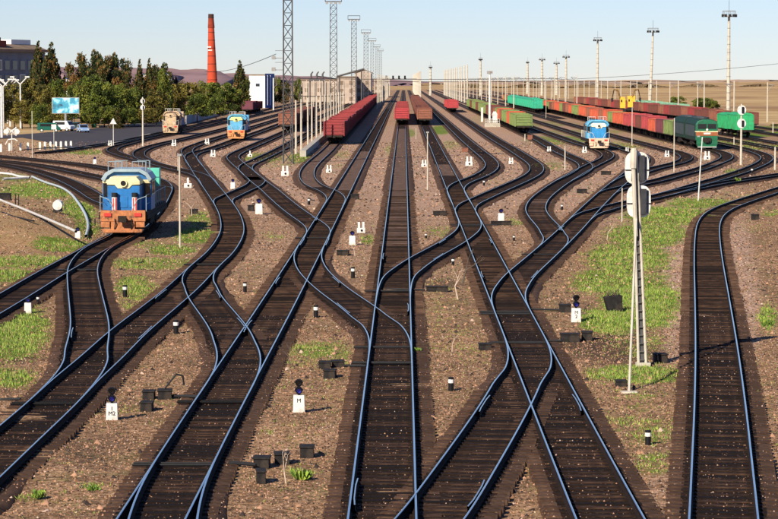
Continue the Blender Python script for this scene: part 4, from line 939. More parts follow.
def lamp_mast(px, D, H_, label, head=1.6, lean=0, ring=False):
    p = at(px, 80, D); r = empty('lamp_mast', (p.x, D, 0), 0, label, 'light mast', 'concrete light masts right of the yard')
    k = max(1, D/900)
    b = MB(); b.tube((0,0,0), (lean*H_,0,H_), .52*k, .30*k, 10); b.build('shaft', [M_paleposts], r)
    b = MB()
    for q in range(int(H_/2)): b.tube((lean*2*q-.0,0,q*2+.8),(lean*2*q,0,q*2+.95),(.60-.25*q*2/H_)*k,n=8)
    b.build('bands', [M_steelg], r)
    b = MB(); hx = lean*H_; b.tube((hx,0,H_-.1),(hx,0,H_+.1),head,n=14)
    for q in range(10):
        a = 2*PI*q/10; c = (hx+math.cos(a)*head*.95, math.sin(a)*head*.95)
        b.tube((*c,H_),(*c,H_+1.3),.05,n=4); b.tube((*c,H_+1.3),(hx+math.cos(a+.63)*head*.95, math.sin(a+.63)*head*.95,H_+1.3),.05,n=4)
    b.build('platform', [M_steelg], r)
    for q in range(5):
        a = PI+PI*(q+.5)/5; b = MB(); b.cbox(hx+math.cos(a)*head, math.sin(a)*head, H_-.2, .6, .5, .7); b.build('floodlight', [M_dark], r)
    b = MB(); b.tube((hx,0,H_+.1),(hx,0,H_+4),.04,n=4); b.build('lightning_rod', [M_dark], r)
lamp_mast(728.5, 650, 25.8, 'tallest concrete light mast, farthest right', 1.7)
lamp_mast(650, 884, 26.2, 'slightly leaning concrete light mast, second from the right', 1.9, .035)
lamp_mast(597.5, 1080, 26.2, 'concrete light mast left of the yellow machines', 1.7)
for px, D, lb in ((566, 1500, 'fourth concrete light mast from the right'), (556.5, 1750, 'fifth concrete light mast from the right'), (542, 1700, 'sixth concrete light mast from the right'), (527.5, 1900, 'thin far light mast above the teal wagons'), (480.5, 1560, 'far light mast left of the white lamp tower'), (430.5, 1700, 'far light mast just right of the brown wagon row')):
    z = {566: 23, 556.5: 21, 542: 23, 527.5: 22.5, 480.5: 22, 430.5: 18}[px]; lamp_mast(px, D, z, lb, 1.9 if px > 540 else 1.0)
def NTH(i): return ORD[i]
# rows of pale posts
def posts(u, D0, D1, step, H_, rad, label, group, arm=0, mtl=M_paleposts):
    first = None; D = D0; i = 0
    while D < D1:
        X = (404-389+u*25272/D)*D/F
        if first is None:
            first = empty('line_post', (X, D, 0), 0, label[0], 'post', group)
            b = MB(); b.tube((0,0,0),(0,0,H_),rad,rad*.7,6); b.build('shaft', [mtl], first)
            if arm:
                b = MB(); b.tube((0,0,H_-.8),(arm,0,H_-.6),rad*.4,n=4); b.tube((0,0,H_-2.2),(arm*.9,0,H_-.7),rad*.35,n=4); b.build('arm', [M_steelg], first)
        else: copy_tree(first, (X, D+random.uniform(-3,3), 0), 0, None, f'{NTH(i)} {label[1]}', group)
        D += step; i += 1
posts(-1.505, 352, 640, 21, 7.3, .16, ('nearest pale slim post left of the dark red train', 'pale slim post farther along the row left of the dark red train'), 'pale posts left of the dark red train')
posts(-1.62, 362, 620, 33, 9.5, .09, ('thin dark post just behind the nearest pale posts', 'thin dark post among the pale posts on the left'), 'thin dark posts among the pale posts', mtl=M_lattice)
posts(2.7, 1080, 1720, 52, 16.3, .42, ('nearest tall white post behind the two bright red wagons', 'tall white post in the dense row behind the bright red wagons'), 'tall white posts behind the red wagons')
posts(3.9, 900, 2100, 75, 11.5, .22, ('nearest pale line post behind the teal wagons', 'pale line post in the row behind the teal wagons'), 'pale line posts right of centre', 2)
posts(5.6, 820, 1900, 62, 11.5, .2, ('nearest pale line post between the coloured and the brown trains', 'pale line post between the coloured and the brown trains'), 'pale line posts between the right trains', -2)
posts(7.3, 560, 1500, 58, 9.8, .19, ('nearest pale line post behind the green locomotive', 'pale line post beyond the brown train on the right'), 'pale line posts beyond the brown train', -2)
posts(8.9, 620, 1700, 75, 9.5, .18, ('nearest line post on the dry slope at the right', 'line post on the dry slope at the right'), 'line posts on the dry slope', 1.5)
posts(.75, 1150, 2200, 70, 14, .35, ('nearest pale post right of the brown wagon row', 'pale post right of the brown wagon row'), 'pale posts right of the brown wagons')
posts(-3.0, 780, 1500, 60, 10, .16, ('nearest line post by the white and blue building', 'line post right of the white and blue building'), 'line posts on the left side')
# retaining edge beside the pale posts
a = gp(303, 157); b_ = gp(326, 136.5); mb = MB(); d = (b_-a); n_ = Vector((d.y, -d.x, 0)).normalized()*.4
mb.add([a-n_, a+n_, b_+n_, b_-n_, a-n_+Vector((0,0,.85)), a+n_+Vector((0,0,.85)), b_+n_+Vector((0,0,.85)), b_-n_+Vector((0,0,.85))], [(0,3,2,1),(4,5,6,7),(0,1,5,4),(1,2,6,5),(2,3,7,6),(3,0,4,7)])
tag(mb.build('concrete_edging', [M_conc]), 'long low grey concrete edging at the foot of the pale posts', 'edging')
# wires
def wire(p0, p1, sag, rad, label, n=14, group='overhead wires'):
    mb = MB(); pts = []
    for i in range(n+1):
        t = i/n; q = Vector(p0)*(1-t)+Vector(p1)*t; q.z -= 4*sag*t*(1-t); pts.append(q)
    mb.path(pts, rad, 4); tag(mb.build('cable', [M_dark]), label, 'cable', group)
wire(at(480, 82, 900), at(790, 62.5, 900), 1.2, .06, 'long thin cable rising to the right edge above the steppe')
wire(at(205, 71.5, 600), at(276, 54, 330), .8, .04, 'thin cable rising to the side lamps of the near lattice mast')
for D, y_, x0, x1, lb in ((1100, 78.5, 300, 560, 'upper cross wire above the far end of the wagons'), (1250, 81, 290, 700, 'lower cross wire above the far end of the wagons'), (700, 95, 288, 345, 'cross wire between the left lattice masts')):
    wire(at(x0, y_, D), at(x1, y_, D), .4, .10, lb)
# signal gantry far in the middle
g = empty('signal_gantry', (at(390, 80, 1450).x, 1450, 0), 0, 'distant signal gantry with four dark heads above the middle tracks', 'gantry')
b = MB(); b.box(-13, 16, -.3, .3, 10.3, 10.9); b.tube((-13,0,0),(-13,0,11),.4); b.tube((16,0,0),(16,0,11),.4); b.build('beam', [M_steelg], g)
for q in (-1, 2.7, 6, 9.3):
    b = MB(); b.cbox(q-1, -.5, 10.4, 1.0, .6, 2.0); b.build('signal_head', [M_black], g)

# white lamp tower with railed deck
x, y, h = seat(492, 127, 10)
r = empty('lamp_tower', (x, y, 0), 0, 'white lamp tower on a railed white deck beside the green and red row', 'tower')
b = MB(); b.tube((-.5,0,0),(-.5,0,11.5),.28,.18,8); b.build('mast', [M_white], r)
b = MB(); b.box(-1.6,1.7,-.8,.8,0,.75); b.box(-1.5,1.6,-.7,.7,.75,.85); b.build('deck', [M_conc], r)
b = MB()
for q in range(8): b.tube((-1.5+q*.44,-.75,.8),(-1.5+q*.44,-.75,1.7),.04,n=4)
b.tube((-1.5,-.75,1.7),(1.6,-.75,1.7),.05,n=4); b.tube((-1.5,-.75,1.25),(1.6,-.75,1.25),.04,n=4); b.build('railing', [M_white], r)
b = MB(); b.box(.1,1.1,-.3,.5,.85,2.6); b.prism([(.0,2.6),(1.2,2.6),(.8,3.3),(.3,3.3)],'y',-.35,.55); b.build('cabinet', [M_white], r)
b = MB(); b.box(-1.1,.1,-.3,.3,11.3,11.9); b.build('lamp', [M_steelg], r)
b = MB(); x, y, h = seat(482, 122, 14); b.box(-.24,.24,-.2,.2,0,h); b.box(-.3,.3,-.26,.26,h,h+.1); tag(b.build('concrete_pillar', [M_white], loc=(x,y,0)), 'short thick white pillar left of the white lamp tower', 'pillar')

# yellow machines
def machine(px, D, flip, label, zb=3.2):
    p = at(px, 100, D); r = empty('crawler_excavator', (p.x, D, 1.6), 0, label, 'excavator', 'yellow machines behind the coloured train'); s = -1 if flip else 1; r.scale = (.5,.5,.72)
    b = MB(); b.box(-1.8,1.8,-1.6,-.8,0,.9+zb*0); b.box(-1.8,1.8,.8,1.6,0,.9); b.box(-.9,.9,-.9,.9,.6,1.2); b.build('tracks', [M_dark], r)
    b = MB(); b.box(-1.3,1.5,-1.3,1.3,1.2,zb+1.4); b.prism([(-1.3,zb+1.4),(1.5,zb+1.4),(1.2,zb+2.2),(-1.0,zb+2.2)],'y',-1.2,1.2); b.build('cab', [P_yel], r, bevel=.05)
    b = MB(); b.box(-1.0,-.2,-1.33,-1.3,zb+.2,zb+1.1); b.build('window', [M_glass], r)
    b = MB(); pts = [(s*.8,0,zb+1.0),(s*2.6,0,zb+4.6),(s*4.6,0,zb+4.9)]; b.tube(pts[0],pts[1],.45,.36,8); b.tube(pts[1],pts[2],.36,.3,8); b.build('boom', [mat('grimy_boom', (.20,.10,.02), .6, 0, .5, 1.5, (.03,.02,.015), .7)], r)
    b = MB(); b.tube((s*4.6,0,zb+4.9),(s*5.6,0,zb+1.6),.26,.2,8); b.prism([(s*5.1,zb+1.8),(s*6.2,zb+1.6),(s*5.9,zb+.2),(s*5.0,zb+.5)],'y',-.6,.6); b.build('arm_and_bucket', [M_dark], r)
machine(622.5, 700, True, 'yellow excavator with its boom raised to the left, behind the coloured train')
machine(630, 720, False, 'yellow machine with its dark boom raised to the right, behind the coloured train')
x, y, h = seat(631, 113, 9); b = MB(); b.box(-1.2,1.2,-.5,.5,3.2,5.2); b.tube((-.9,0,0),(-.9,0,3.2),.2); b.tube((.9,0,0),(.9,0,3.2),.2); tag(b.build('yellow_hopper', [P_yel], loc=(x,y,0)), 'small yellow hopper just below and right of the excavators', 'hopper')
# ---------------------------------------------------------------- buildings
M_bwall = mat('blue_grey_wall', (.17,.19,.23), .8, 0, .12, .3, (.07,.07,.08), .3); M_roof = mat('brown_roof', (.22,.16,.11), .8, 0, .2, .4); M_bwhite = mat('white_wall', (.74,.72,.68), .8, 0, .08, .4, (.5,.45,.38), .2)
M_bblue = mat('blue_wall', (.03,.12,.38), .6, 0, .1, .5); M_beige = mat('beige_building_wall', (.44,.355,.28), .85, 0, .3, .2, (.26,.2,.15), .5); M_brick = mat('red_brick', (.44,.065,.030), .85, 0, .14, .35, (.22,.05,.03), .2)
M_win = mat('window_glass', (.03,.04,.06), .15, 0, .2, 1)
Dn = 640; x0 = at(-14, 80, Dn).x; a = math.atan2(.93, .36)
r = empty('station_building', (x0, Dn, 0), a-PI/2, 'dark blue grey building with brown roof edge behind the trees at the left edge', 'building')
# local: +y runs along the wall, +x faces the yard
b = MB(); b.box(-16, 0, 0, 30, 0, 17.0); b.build('wall', [M_bwall], r)
b = MB(); b.box(-17, .9, -1, 31, 17.0, 17.7); b.prism([(-16.5,17.7),(.3,17.7),(-3,19.0),(-13,19.0)], 'y', -.5, 30.5); b.build('roof', [M_roof], r)
b = MB(); b.box(-12, -3, 18, 28, 18.6, 20.2); b.build('roof_house', [M_bwhite], r)
b = MB(); b.box(-6, -1, 4, 12, 18.2, 19.8); b.box(-5, -2, 5, 6.5, 19.8, 20.6); b.box(-5, -2, 9.5, 11, 19.8, 20.6); b.build('roof_plant', [mat('rust_red_plant', (.22,.06,.04), .8)], r)
for i in range(7):
    for k in range(4):
        f = MB(); f.box(.0, .12, 1.2+i*3.9, 3.9+i*3.9, 1.6+k*3.6, 4.2+k*3.6); w_ = f.build('window', [M_bwhite if (i*k) % 5 == 3 else M_bwall], r)
        f = MB(); f.box(.122, .16, 1.45+i*3.9, 3.65+i*3.9, 1.8+k*3.6, 4.0+k*3.6); f.build('pane', [M_win], w_)
# white and blue building
D = 930; xl = at(249, 80, D).x; xr = at(265, 80, D).x
r = empty('lineside_building', (xl, D, 0), 0, 'tall white and blue building with one small window right of the dark conifer', 'building')
W_ = xr-xl; zt = at(257, 75.3, D).z
b = MB(); b.box(0, W_, 0, 9, 0, zt); b.build('white_block', [M_bwhite], r)
b = MB(); b.prism([(W_, -.1), (W_+3.0, 8.5), (W_, 8.5)], 'z', 0, zt+.6); b.build('blue_block', [M_bblue], r)
b = MB(); b.box(-.2, W_-.01, -.2, 9.2, zt, zt+.35); b.build('roof', [M_roof], r)
zz = at(257, 85, D).z; b = MB(); b.box(W_*.42, W_*.66, -.06, -.0, zz-.5, zz+.5); b.build('window', [M_win], r)
b = MB(); [b.box(W_+.6+k*.9, W_+.9+k*.9, 1.2+k*2.6, 2.0+k*2.6, 1, zt) for k in range(2)]; b.build('pilaster', [M_bwhite], r)
b = MB(); D2 = 860; q = at(273.5, 105, D2); b.tube((0,0,0),(0,0,at(273,78,D2).z),.25,.2,8); tag(b.build('pale_pillar', [M_white], loc=(q.x, D2, 0)), 'slender white pillar at the right side of the white and blue building', 'pillar')
for px, yb, yt, wd, D, lb in ((71, 90, 79, 10, 1500, 'small white house glimpsed between the trees behind the billboard'), (168, 92, 74, 4.5, 1300, 'narrow pale blue building between the trees right of centre of the grove'), (147, 92, 74.5, 7, 1350, 'low pale building behind the pointed trees')):
    c = at(px, yt, D); r = empty('far_house', (c.x, D, 0), 0, lb, 'building'); s = wd*D/F/2
    b = MB(); b.box(-s, s, 0, 10, 0, c.z); b.build('wall', [M_bwhite], r); b = MB(); b.box(-s-.3, s+.3, -.3, 10.3, c.z, c.z+.5); b.build('roof', [M_bblue], r)
# works building
def blk(px0, px1, yt, D, dep, label, gable=0, dark=None, wins=True):
    c0 = at(px0, yt, D); c1 = at(px1, yt, D); r = empty('works_building', (c0.x, D, 0), 0, label, 'building', 'beige works buildings'); w_ = c1.x-c0.x
    b = MB()
    if gable: b.prism([(0,0),(w_,0),(w_,c0.z-gable),(w_*.55,c0.z),(0,c0.z-gable)], 'y', 0, dep)
    else: b.box(0, w_, 0, dep, 0, c0.z)
    b.build('wall', [M_beige], r)
    b = MB()
    if gable: b.prism([(-.4,c0.z-gable),(w_*.55,c0.z+.3),(w_+.4,c0.z-gable),(w_+.4,c0.z-gable+.4),(w_*.55,c0.z+.7),(-.4,c0.z-gable+.4)], 'y', -.4, dep+.4)
    else: b.box(-.4, w_+.4, -.4, dep+.4, c0.z, c0.z+.5)
    b.build('roof', [M_roof], r)
    if wins:
        nx = max(2, int(w_/5))
        for i in range(nx):
            for k in range(int((c0.z-gable)/3.4)):
                f = MB(); x_ = w_*(i+.5)/nx; f.box(x_-.7, x_+.7, -.08, -.01, 1.2+k*3.4, 2.9+k*3.4); f.build('window', [M_roof], r)
blk(355, 371, 70.5, 1150, 90, 'tall beige works building behind the dark red train', 1.2)
blk(337, 355.5, 77.5, 1100, 60, 'middle beige works building with flat roof, left of the tall one')
blk(300, 338, 80.5, 1180, 40, 'long low beige works building behind the pale posts', 0)
blk(374, 383, 79, 1500, 60, 'small far beige works building at the end of the dark red train')
posts(-2.05, 430, 900, 40, 9.5, .08, ('thin dark post between the near lattice mast and the pale posts', 'thin dark post counted from the near lattice mast'), 'thin dark posts by the lattice masts', mtl=M_lattice)
posts(-.95, 900, 1700, 55, 12, .18, ('first pale post by the works buildings', 'pale post beside the works buildings'), 'pale posts by the works buildings')
a_ = at(337, 76.5, 1060); b_ = at(364, 69, 1060); mb = MB(); mb.tube(a_, b_, .45, n=6); mb.tube((a_.x+1, a_.y, 0), (a_.x+1, a_.y, a_.z), .3, n=5); mb.tube((b_.x-1,b_.y,0),(b_.x-1,b_.y,b_.z),.3,n=5)
tag(mb.build('conveyor', [M_lattice]), 'dark sloping conveyor rising to the tall beige works building', 'conveyor')
mb = MB(); c = at(317.5, 74, 1150)
for q in (-2.5, 0, 2.5): mb.tube((q,0,10),(q,0,c.z),.4,.4,8); mb.tube((q,0,c.z),(q+.8,0,c.z+1),.4,.3,6)
mb.box(-3.5, 3.5, -1, 1, 9.5, 10.6); mb.tube((-3,0,0),(-3,0,9.6),.3,n=5); mb.tube((3,0,0),(3,0,9.6),.3,n=5); tag(mb.build('vent_cluster', [M_lattice], loc=(c.x, 1140, 0)), 'dark cluster of vents above the low beige works building', 'vents')
# chimney
D = 980; c = at(211.3, 80, D); zt = at(211, 14, D).z
r = empty('chimney', (c.x, D, 0), 0, 'tall tapering red brick chimney with a dark rim and small white marks', 'chimney')
b = MB(); b.tube((.5,0,0),(0,0,zt-1.6),2.25,1.0,28); b.build('stack', [M_brick], r, smooth=False)
b = MB(); b.tube((0,0,zt-1.6),(0,0,zt),1.08,1.02,28); b.build('rim', [mat('sooty_brick', (.06,.03,.025), .9)], r)
b = MB()
for q in range(9): zq = 4+q*(zt-8)/9; rq = 2.25+(1.0-2.25)*zq/(zt-1.6)+.03; b.tube((.5*(1-zq/zt),0,zq),(.5*(1-(zq+.25)/zt),0,zq+.25),rq,rq,28)
b.build('iron_band', [mat('band_iron', (.16,.03,.02), .8)], r)
b = MB(); b.tube((.06,0,zt-5.2),(.0,0,zt-1.6),1.30,1.03,28); b.build('soot_band', [mat('sooted_brick', (.20,.035,.02), .9, 0, .4, .5)], r)
b = MB()
for z_, s_ in ((zt-12.6,-.6),(zt-13.8,-.2)): b.box(s_-.9, s_+.7, -1.52, -1.35, z_, z_+.45)
b.build('painted_mark', [M_white], r)
# hills
def hill(px0, px1, ys, D, name, m, dep=900):
    n = 60; V = []; Fq = []
    for i in range(n+1):
        px = px0+(px1-px0)*i/n; yt = np.interp(px, [q[0] for q in ys], [q[1] for q in ys])+math.sin(px*.21)*.25+math.sin(px*.073+1)*.4
        for j, (f_, zz_) in enumerate(((0,0),(.35,.55),(.7,.85),(1,1),(1.6,.6),(2.2,0))):
            DD = D+dep*(f_-1); t = at(px, yt, D); V.append((at(px, 80, DD).x + 40*math.sin(i*.9+j*2)*(j in (1,2)), DD, -3+(t.z+3)*(zz_+.05*math.sin(i*1.3+j))*(1 if j else 0)))
    for i in range(n):
        for j in range(5): a = i*6+j; Fq.append((a, a+6, a+7, a+1))
    o = bpy.data.objects.new(name, npmesh(name, V, Fq, m)); COL.objects.link(o); o['kind'] = 'structure'
M_hill = mat('mauve_hill', (.27,.17,.165), .95, 0, .25, .004, (.36,.22,.17), .4); M_hill2 = mat('tan_hill', (.44,.30,.20), .95, 0, .25, .003, (.3,.2,.14), .4)
hill(-60, 420, [(-60,69),(60,66.5),(120,68),(180,68.5),(190,68.5),(203,70),(212,73),(240,74),(300,76),(345,78),(400,80.5),(420,81)], 5200, 'hills', M_hill)
hill(430, 860, [(430,81.5),(560,80.5),(640,80),(700,80.6),(860,79)], 6500, 'hills', M_hill2)

rg0 = np.random.RandomState(5); Vb = []; 
for i in range(2600):
    px = rg0.uniform(455, 800); D = rg0.uniform(3200, 3500); x_ = (px-389)*D/F; h = rg0.uniform(1.5, 5.5)*(.6+.4*math.sin(px*.11)); w_ = rg0.uniform(3, 9)
    Vb += [(x_-w_/2, D, 0), (x_+w_/2, D+rg0.uniform(-4,4), 0), (x_+w_*.3, D, h), (x_-w_*.3, D+rg0.uniform(-4,4), h*.9)]
o = bpy.data.objects.new('far_scrub', npmesh('far_scrub', Vb, np.arange(len(Vb)).reshape(-1,4), mat('far_scrub_leaf', (.14,.10,.055), .9))); COL.objects.link(o); tag(o, 'thin dark belt of scrub along the far horizon on the right', 'scrub', kind='stuff')
# ---------------------------------------------------------------- trees
def leafmat(n, c): return mat(n, c, .7, 0, .35, .5, spec=.2)
LG = [leafmat('leaf_mid_green', (.105,.135,.020)), leafmat('leaf_dark_green', (.030,.045,.009)), leafmat('leaf_light_green', (.19,.20,.03))]
LO = [leafmat('leaf_olive', (.16,.135,.025)), leafmat('leaf_dark_olive', (.05,.05,.012)), leafmat('leaf_yellow_olive', (.25,.19,.04))]
LC = [leafmat('needle_green', (.055,.060,.014)), leafmat('needle_dark', (.014,.024,.008)), leafmat('needle_brown', (.17,.09,.022))]
M_bark = mat('bark', (.12,.075,.045), .9, 0, .3, 3)
def tree_mesh(kind, mats, seed, n=7500):
    rg = np.random.RandomState(seed); P_ = []; mi = []
    if kind == 'broad':     # unit tree height 1, crown from .15 to 1, half width .42
        cl = []
        for _ in range(48):
            z = rg.uniform(.22, .93); rr = .40*math.sqrt(max(0, 1-((z-.52)/.48)**2))*rg.uniform(.45, 1.0); a = rg.uniform(0, 6.28)
            cl.append((rr*math.cos(a), rr*math.sin(a), z, rg.uniform(.07, .14), rg.choice(3, p=[.45,.33,.22])))
        for i in range(n):
            c = cl[rg.randint(len(cl))]; d = rg.normal(size=3); d /= np.linalg.norm(d); q = rg.uniform(.55, 1.1)
            P_.append((c[0]+d[0]*c[3]*q, c[1]+d[1]*c[3]*q, c[2]+d[2]*c[3]*q*.85)); mi.append(c[4] if rg.rand() < .75 else rg.randint(3))
    else:
        tiers = 15
        for i in range(n):
            t = 1-math.sqrt(rg.rand()); k = round(t*tiers)/tiers; z = .06+.94*k
            br = rg.randint(9); a = br*.698+round(t*tiers)*.41+rg.normal(0, .22); L_ = (.34*(1-k)**.8+.03)*(0.72+.28*math.sin(br*2.3+k*40))
            rr = L_*rg.uniform(.25, 1)**.7; P_.append((rr*math.cos(a), rr*math.sin(a), z-rr*.28+rg.normal(0,.022))); mi.append(rg.choice(3, p=[.5,.28,.22]))
    P_ = np.array(P_); m = len(P_); s = .019 if kind == 'broad' else .020
    e1 = rg.normal(size=(m,3)); e1 /= np.linalg.norm(e1,axis=1)[:,None]; e2 = np.cross(e1, rg.normal(size=(m,3))); e2 /= np.linalg.norm(e2,axis=1)[:,None]
    sz = s*rg.uniform(.6,1.5,size=(m,1)); V = np.stack([P_-e1*sz, P_-e2*sz*.7, P_+e1*sz, P_+e2*sz*.7], 1).reshape(-1,3)
    Fq = np.arange(m*4).reshape(m,4)
    return npmesh('crown', V, Fq, mats, 4, mi)
CR = {('broad','g'):[tree_mesh('broad',LG,i) for i in (1,2,3)], ('broad','o'):[tree_mesh('broad',LO,i) for i in (4,5)], ('cone','c'):[tree_mesh('cone',LC,i) for i in (6,7)], ('broad','c'):[tree_mesh('broad',LC,8)]}
def trunk_mesh(kind):
    b = MB(); 
    if kind == 'broad':
        b.tube((0,0,-.02),(0,0,.45),.018,.012,7)
        for i in range(7): a = i*2.4; b.tube((0,0,.2+.03*i),(.24*math.cos(a),.24*math.sin(a),.5+.05*i),.009,.003,5)
    else: b.tube((0,0,-.02),(0,0,.97),.013,.002,7)
    return b.mesh('trunk', [M_bark])
TK = {'broad': trunk_mesh('broad'), 'cone': trunk_mesh('cone')}
KN = {('broad','g'):('broadleaf_tree','green leafy tree'), ('broad','o'):('broadleaf_tree','olive brown leafy tree'), ('cone','c'):('conifer','dark pointed conifer'), ('broad','c'):('pine_tree','brown tinged pine tree')}
def tree(px, yt, D, wp, kind, lab, ztop=None):
    c = at(px, yt, D); H_ = c.z*1.04; name, desc = KN[kind]
    r = empty(name, (c.x, D, 0), random.uniform(0,6.28), f'{desc} {lab}', 'tree', 'trees at the left edge of the yard' if px < 330 else None)
    if kind == BC: wp *= 1.3
    wr = (wp*D/F)/((.92 if kind[0]=='broad' else .46)*H_)
    r.scale = (H_*wr, H_*wr, H_)
    for n_, me in (('trunk', TK[kind[0]]), ('crown', random.choice(CR[kind]))):
        o = bpy.data.objects.new(n_, me); COL.objects.link(o); o.parent = r
BG, BO, CC, BC = ('broad','g'), ('broad','o'), ('cone','c'), ('broad','c')
for t in [(38,47,600,26,CC,'in front of the dark building, left one of the pair'),(51,48,610,30,CC,'in front of the dark building, right one of the pair'),(44,60,595,20,BC,'filling the gap between the pair by the dark building'),
 (92,52,600,30,BC,'with the highest ragged top of the grove'),(81,62,590,30,BC,'on the left shoulder of the highest pine'),(104,56,610,26,BC,'right next to the highest pine'),(117,55,605,24,BC,'rising from the right part of the highest clump'),(110,66,580,28,BC,'low in the middle of the highest clump'),(89,76,560,34,BG,'below the highest pine, near the billboard'),(104,82,550,36,BG,'in the middle front of the grove'),(121,86,560,30,BG,'in the right front of the grove'),(74,86,565,22,BG,'right behind the billboard'),(126,72,600,20,BC,'on the right slope of the highest clump'),
 (139.5,64,590,17,CC,'first pointed one right of the highest clump'),(149,63,600,18,CC,'second pointed one right of the highest clump'),(157,64.5,600,26,BC,'just left of the narrow blue house'),(163,72,590,20,BG,'in front of the narrow blue house'),(134,88,570,24,BG,'behind the round signal by the road'),
 (156,92,565,28,BO,'behind the beige locomotive, left one'),(172,84,600,32,BO,'behind the beige locomotive, middle one'),(188,82,640,34,BO,'behind the beige locomotive, right one'),(205,83,680,34,BG,'at the foot of the chimney, left'),(221,83,720,32,BG,'at the foot of the chimney, right'),(197,94,620,30,BG,'low one above the white fence'),(216,97,660,28,BG,'low one right of the beige locomotive'),(233,88,740,24,BG,'left of the tall conifer by the white building'),
 (240,64,800,20,CC,'tall single one just left of the white and blue building'),(245,78,800,14,BG,'hugging the white and blue building'),(277,78,950,12,BG,'right of the blue wall, behind the near lattice mast'),(298,79,960,10,BG,'right of the near lattice mast'),(284,82,940,12,BC,'directly behind the near lattice mast'),
 (14,84,545,30,BO,'behind the white lamps, left one'),(30,80,550,30,BO,'behind the white lamps, right one'),(44,86,545,26,BO,'between the white lamps and the billboard'),(56,80,570,22,BG,'above the billboard, slim'),(-4,86,540,28,BO,'cut by the left edge'),(60,100,540,22,BO,'low one right behind the parked vans'),(22,100,530,26,BO,'low one behind the crossing sign'),(40,104,528,24,BG,'low one behind the green van'),
 (90,104,545,26,BG,'low one right of the billboard'),(108,106,545,26,BG,'low one in the middle behind the road'),(128,108,550,24,BG,'low one left of the tall round signal'),(117,111,535,10,CC,'tiny one standing by the road'),(146,108,555,24,BO,'low one just left of the beige locomotive'),
 (677,97,860,20,BG,'round dark bush above the mint green wagons'),(703,98,800,26,BG,'wide dark bush behind the green locomotive'),(712,101,790,18,BG,'low dark bush right of the wide one'),(776,124,560,14,BG,'small yellow green bush at the right edge beyond the tracks')]: tree(*t)

# ---------------------------------------------------------------- forecourt, cars, fence, lamps, billboard
M_asph = mat('asphalt', (.062,.056,.060), .85, 0, .12, .4, (.09,.08,.075), .3)
pl = [(-40,138),(18,134.5),(60,131.5),(100,127.6),(170,123.5),(205,120.5),(178,127),(150,134),(122,141),(98,146.2),(74,148.2),(58,146),(45,141.5),(22,137.5),(-40,141)]
mb = MB(); mb.add([gp(x_, y_, .05) for x_, y_ in pl], [tuple(range(len(pl)))]); tag(mb.build('road', [M_asph]), kind='structure')
def strip(pts, w_, h_, name, m, label=None, cat=None, kind=None):
    mb = MB(); P_ = [gp(x_, y_) for x_, y_ in pts]
    for a, b in zip(P_[:-1], P_[1:]):
        d = (b-a).normalized(); n_ = Vector((d.y, -d.x, 0))*w_/2
        vs = [a-n_, a+n_, b+n_, b-n_]; mb.add([v+Vector((0,0,-.05)) for v in vs]+[v+Vector((0,0,h_)) for v in vs], [(0,3,2,1),(4,5,6,7),(0,1,5,4),(1,2,6,5),(2,3,7,6),(3,0,4,7)])
    o = mb.build(name, [m]); tag(o, label, cat, kind=kind); return o
strip([(100,127.4),(125,126),(165,123.6)], .5, .35, 'kerb', M_conc, kind='structure')
strip([(66,149),(98,147),(122,141.6),(150,134.6)], .4, .15, 'kerb', M_conc, kind='structure')
fr = empty('white_fence', gp(212, 117), 0, 'low white fence behind the beige locomotive and light blue shunter', 'fence')
o0 = gp(212, 117)
pts = [gp(x_, y_)-o0 for x_, y_ in ((186,124),(212,117),(240,110))]
b = MB()
for a, c in zip(pts[:-1], pts[1:]):
    d = (c-a).normalized(); n_ = Vector((d.y,-d.x,0))*.1; vs = [a-n_, a+n_, c+n_, c-n_]; b.add(vs+[v+Vector((0,0,1.9)) for v in vs], [(4,5,6,7),(0,1,5,4),(1,2,6,5),(2,3,7,6),(3,0,4,7)])
b.build('panel', [mat('dusty_white_panel', (.42,.42,.40), .8, 0, .2, .5)], fr)
for px, yb in ((1,152),(9.5,151),(20.5,150.5),(28,150.3),(40,149.7),(45,149.5),(50.5,149.3),(56,149.1),(61,149),(66,148.8),(71,148.6)):
    p = gp(px, yb); b = MB(); b.box(-.15,.15,-.1,.1,0,1.05); b.prism([(-.15,1.05),(.15,1.05),(0,1.15)],'y',-.1,.1)
    tag(b.build('fence_post', [M_white], loc=(p.x, p.y, 0)), 'white guard fence post, '+NTH([1,9.5,20.5,28,40,45,50.5,56,61,66,71].index(px))+' from the left edge', 'post', 'white guard fence posts')
mb = MB(); a = gp(22,150,.8); c = gp(71,148,.8); mb.tube(a, gp(50,147.5,.8), .06, n=5); mb.tube(gp(50,147.5,.8), c, .06, n=5); tag(mb.build('guard_rail', [M_dark]), 'thin dark rail behind the white guard posts', 'rail')
p = gp(12, 151); r = empty('crossing_sign', (p.x, p.y, 0), 0, 'white level crossing cross with round lamps behind the guard fence', 'crossing sign')
b = MB(); b.tube((0,0,0),(0,0,3.0),.07,n=8); b.build('post', [M_white], r)
b = MB(); b.tube((-.7,-.1,2.2),(.7,-.1,3.3),.12,n=4); b.tube((-.7,-.16,3.3),(.7,-.16,2.2),.12,n=4); b.build('cross', [M_white], r)
for s in (-.75,.75):
    b = MB(); b.disc((s,2.75),.38,.38,-.3,-.2,16); b.build('lamp', [M_white], r)
b = MB(); b.path([(-.9,-.1,.9),(-.5,-.1,1.6),(.4,-.1,1.7),(.8,-.1,1.4)],.09,6); b.build('barrier_arm',[M_white],r)
p = gp(-1, 138); b = MB(); b.tube((0,0,0),(0,0,9),.25,.2,8); tag(b.build('thick_pole', [M_white], loc=(p.x+.5,p.y,0)), 'thick white pole cut by the left edge', 'pole')
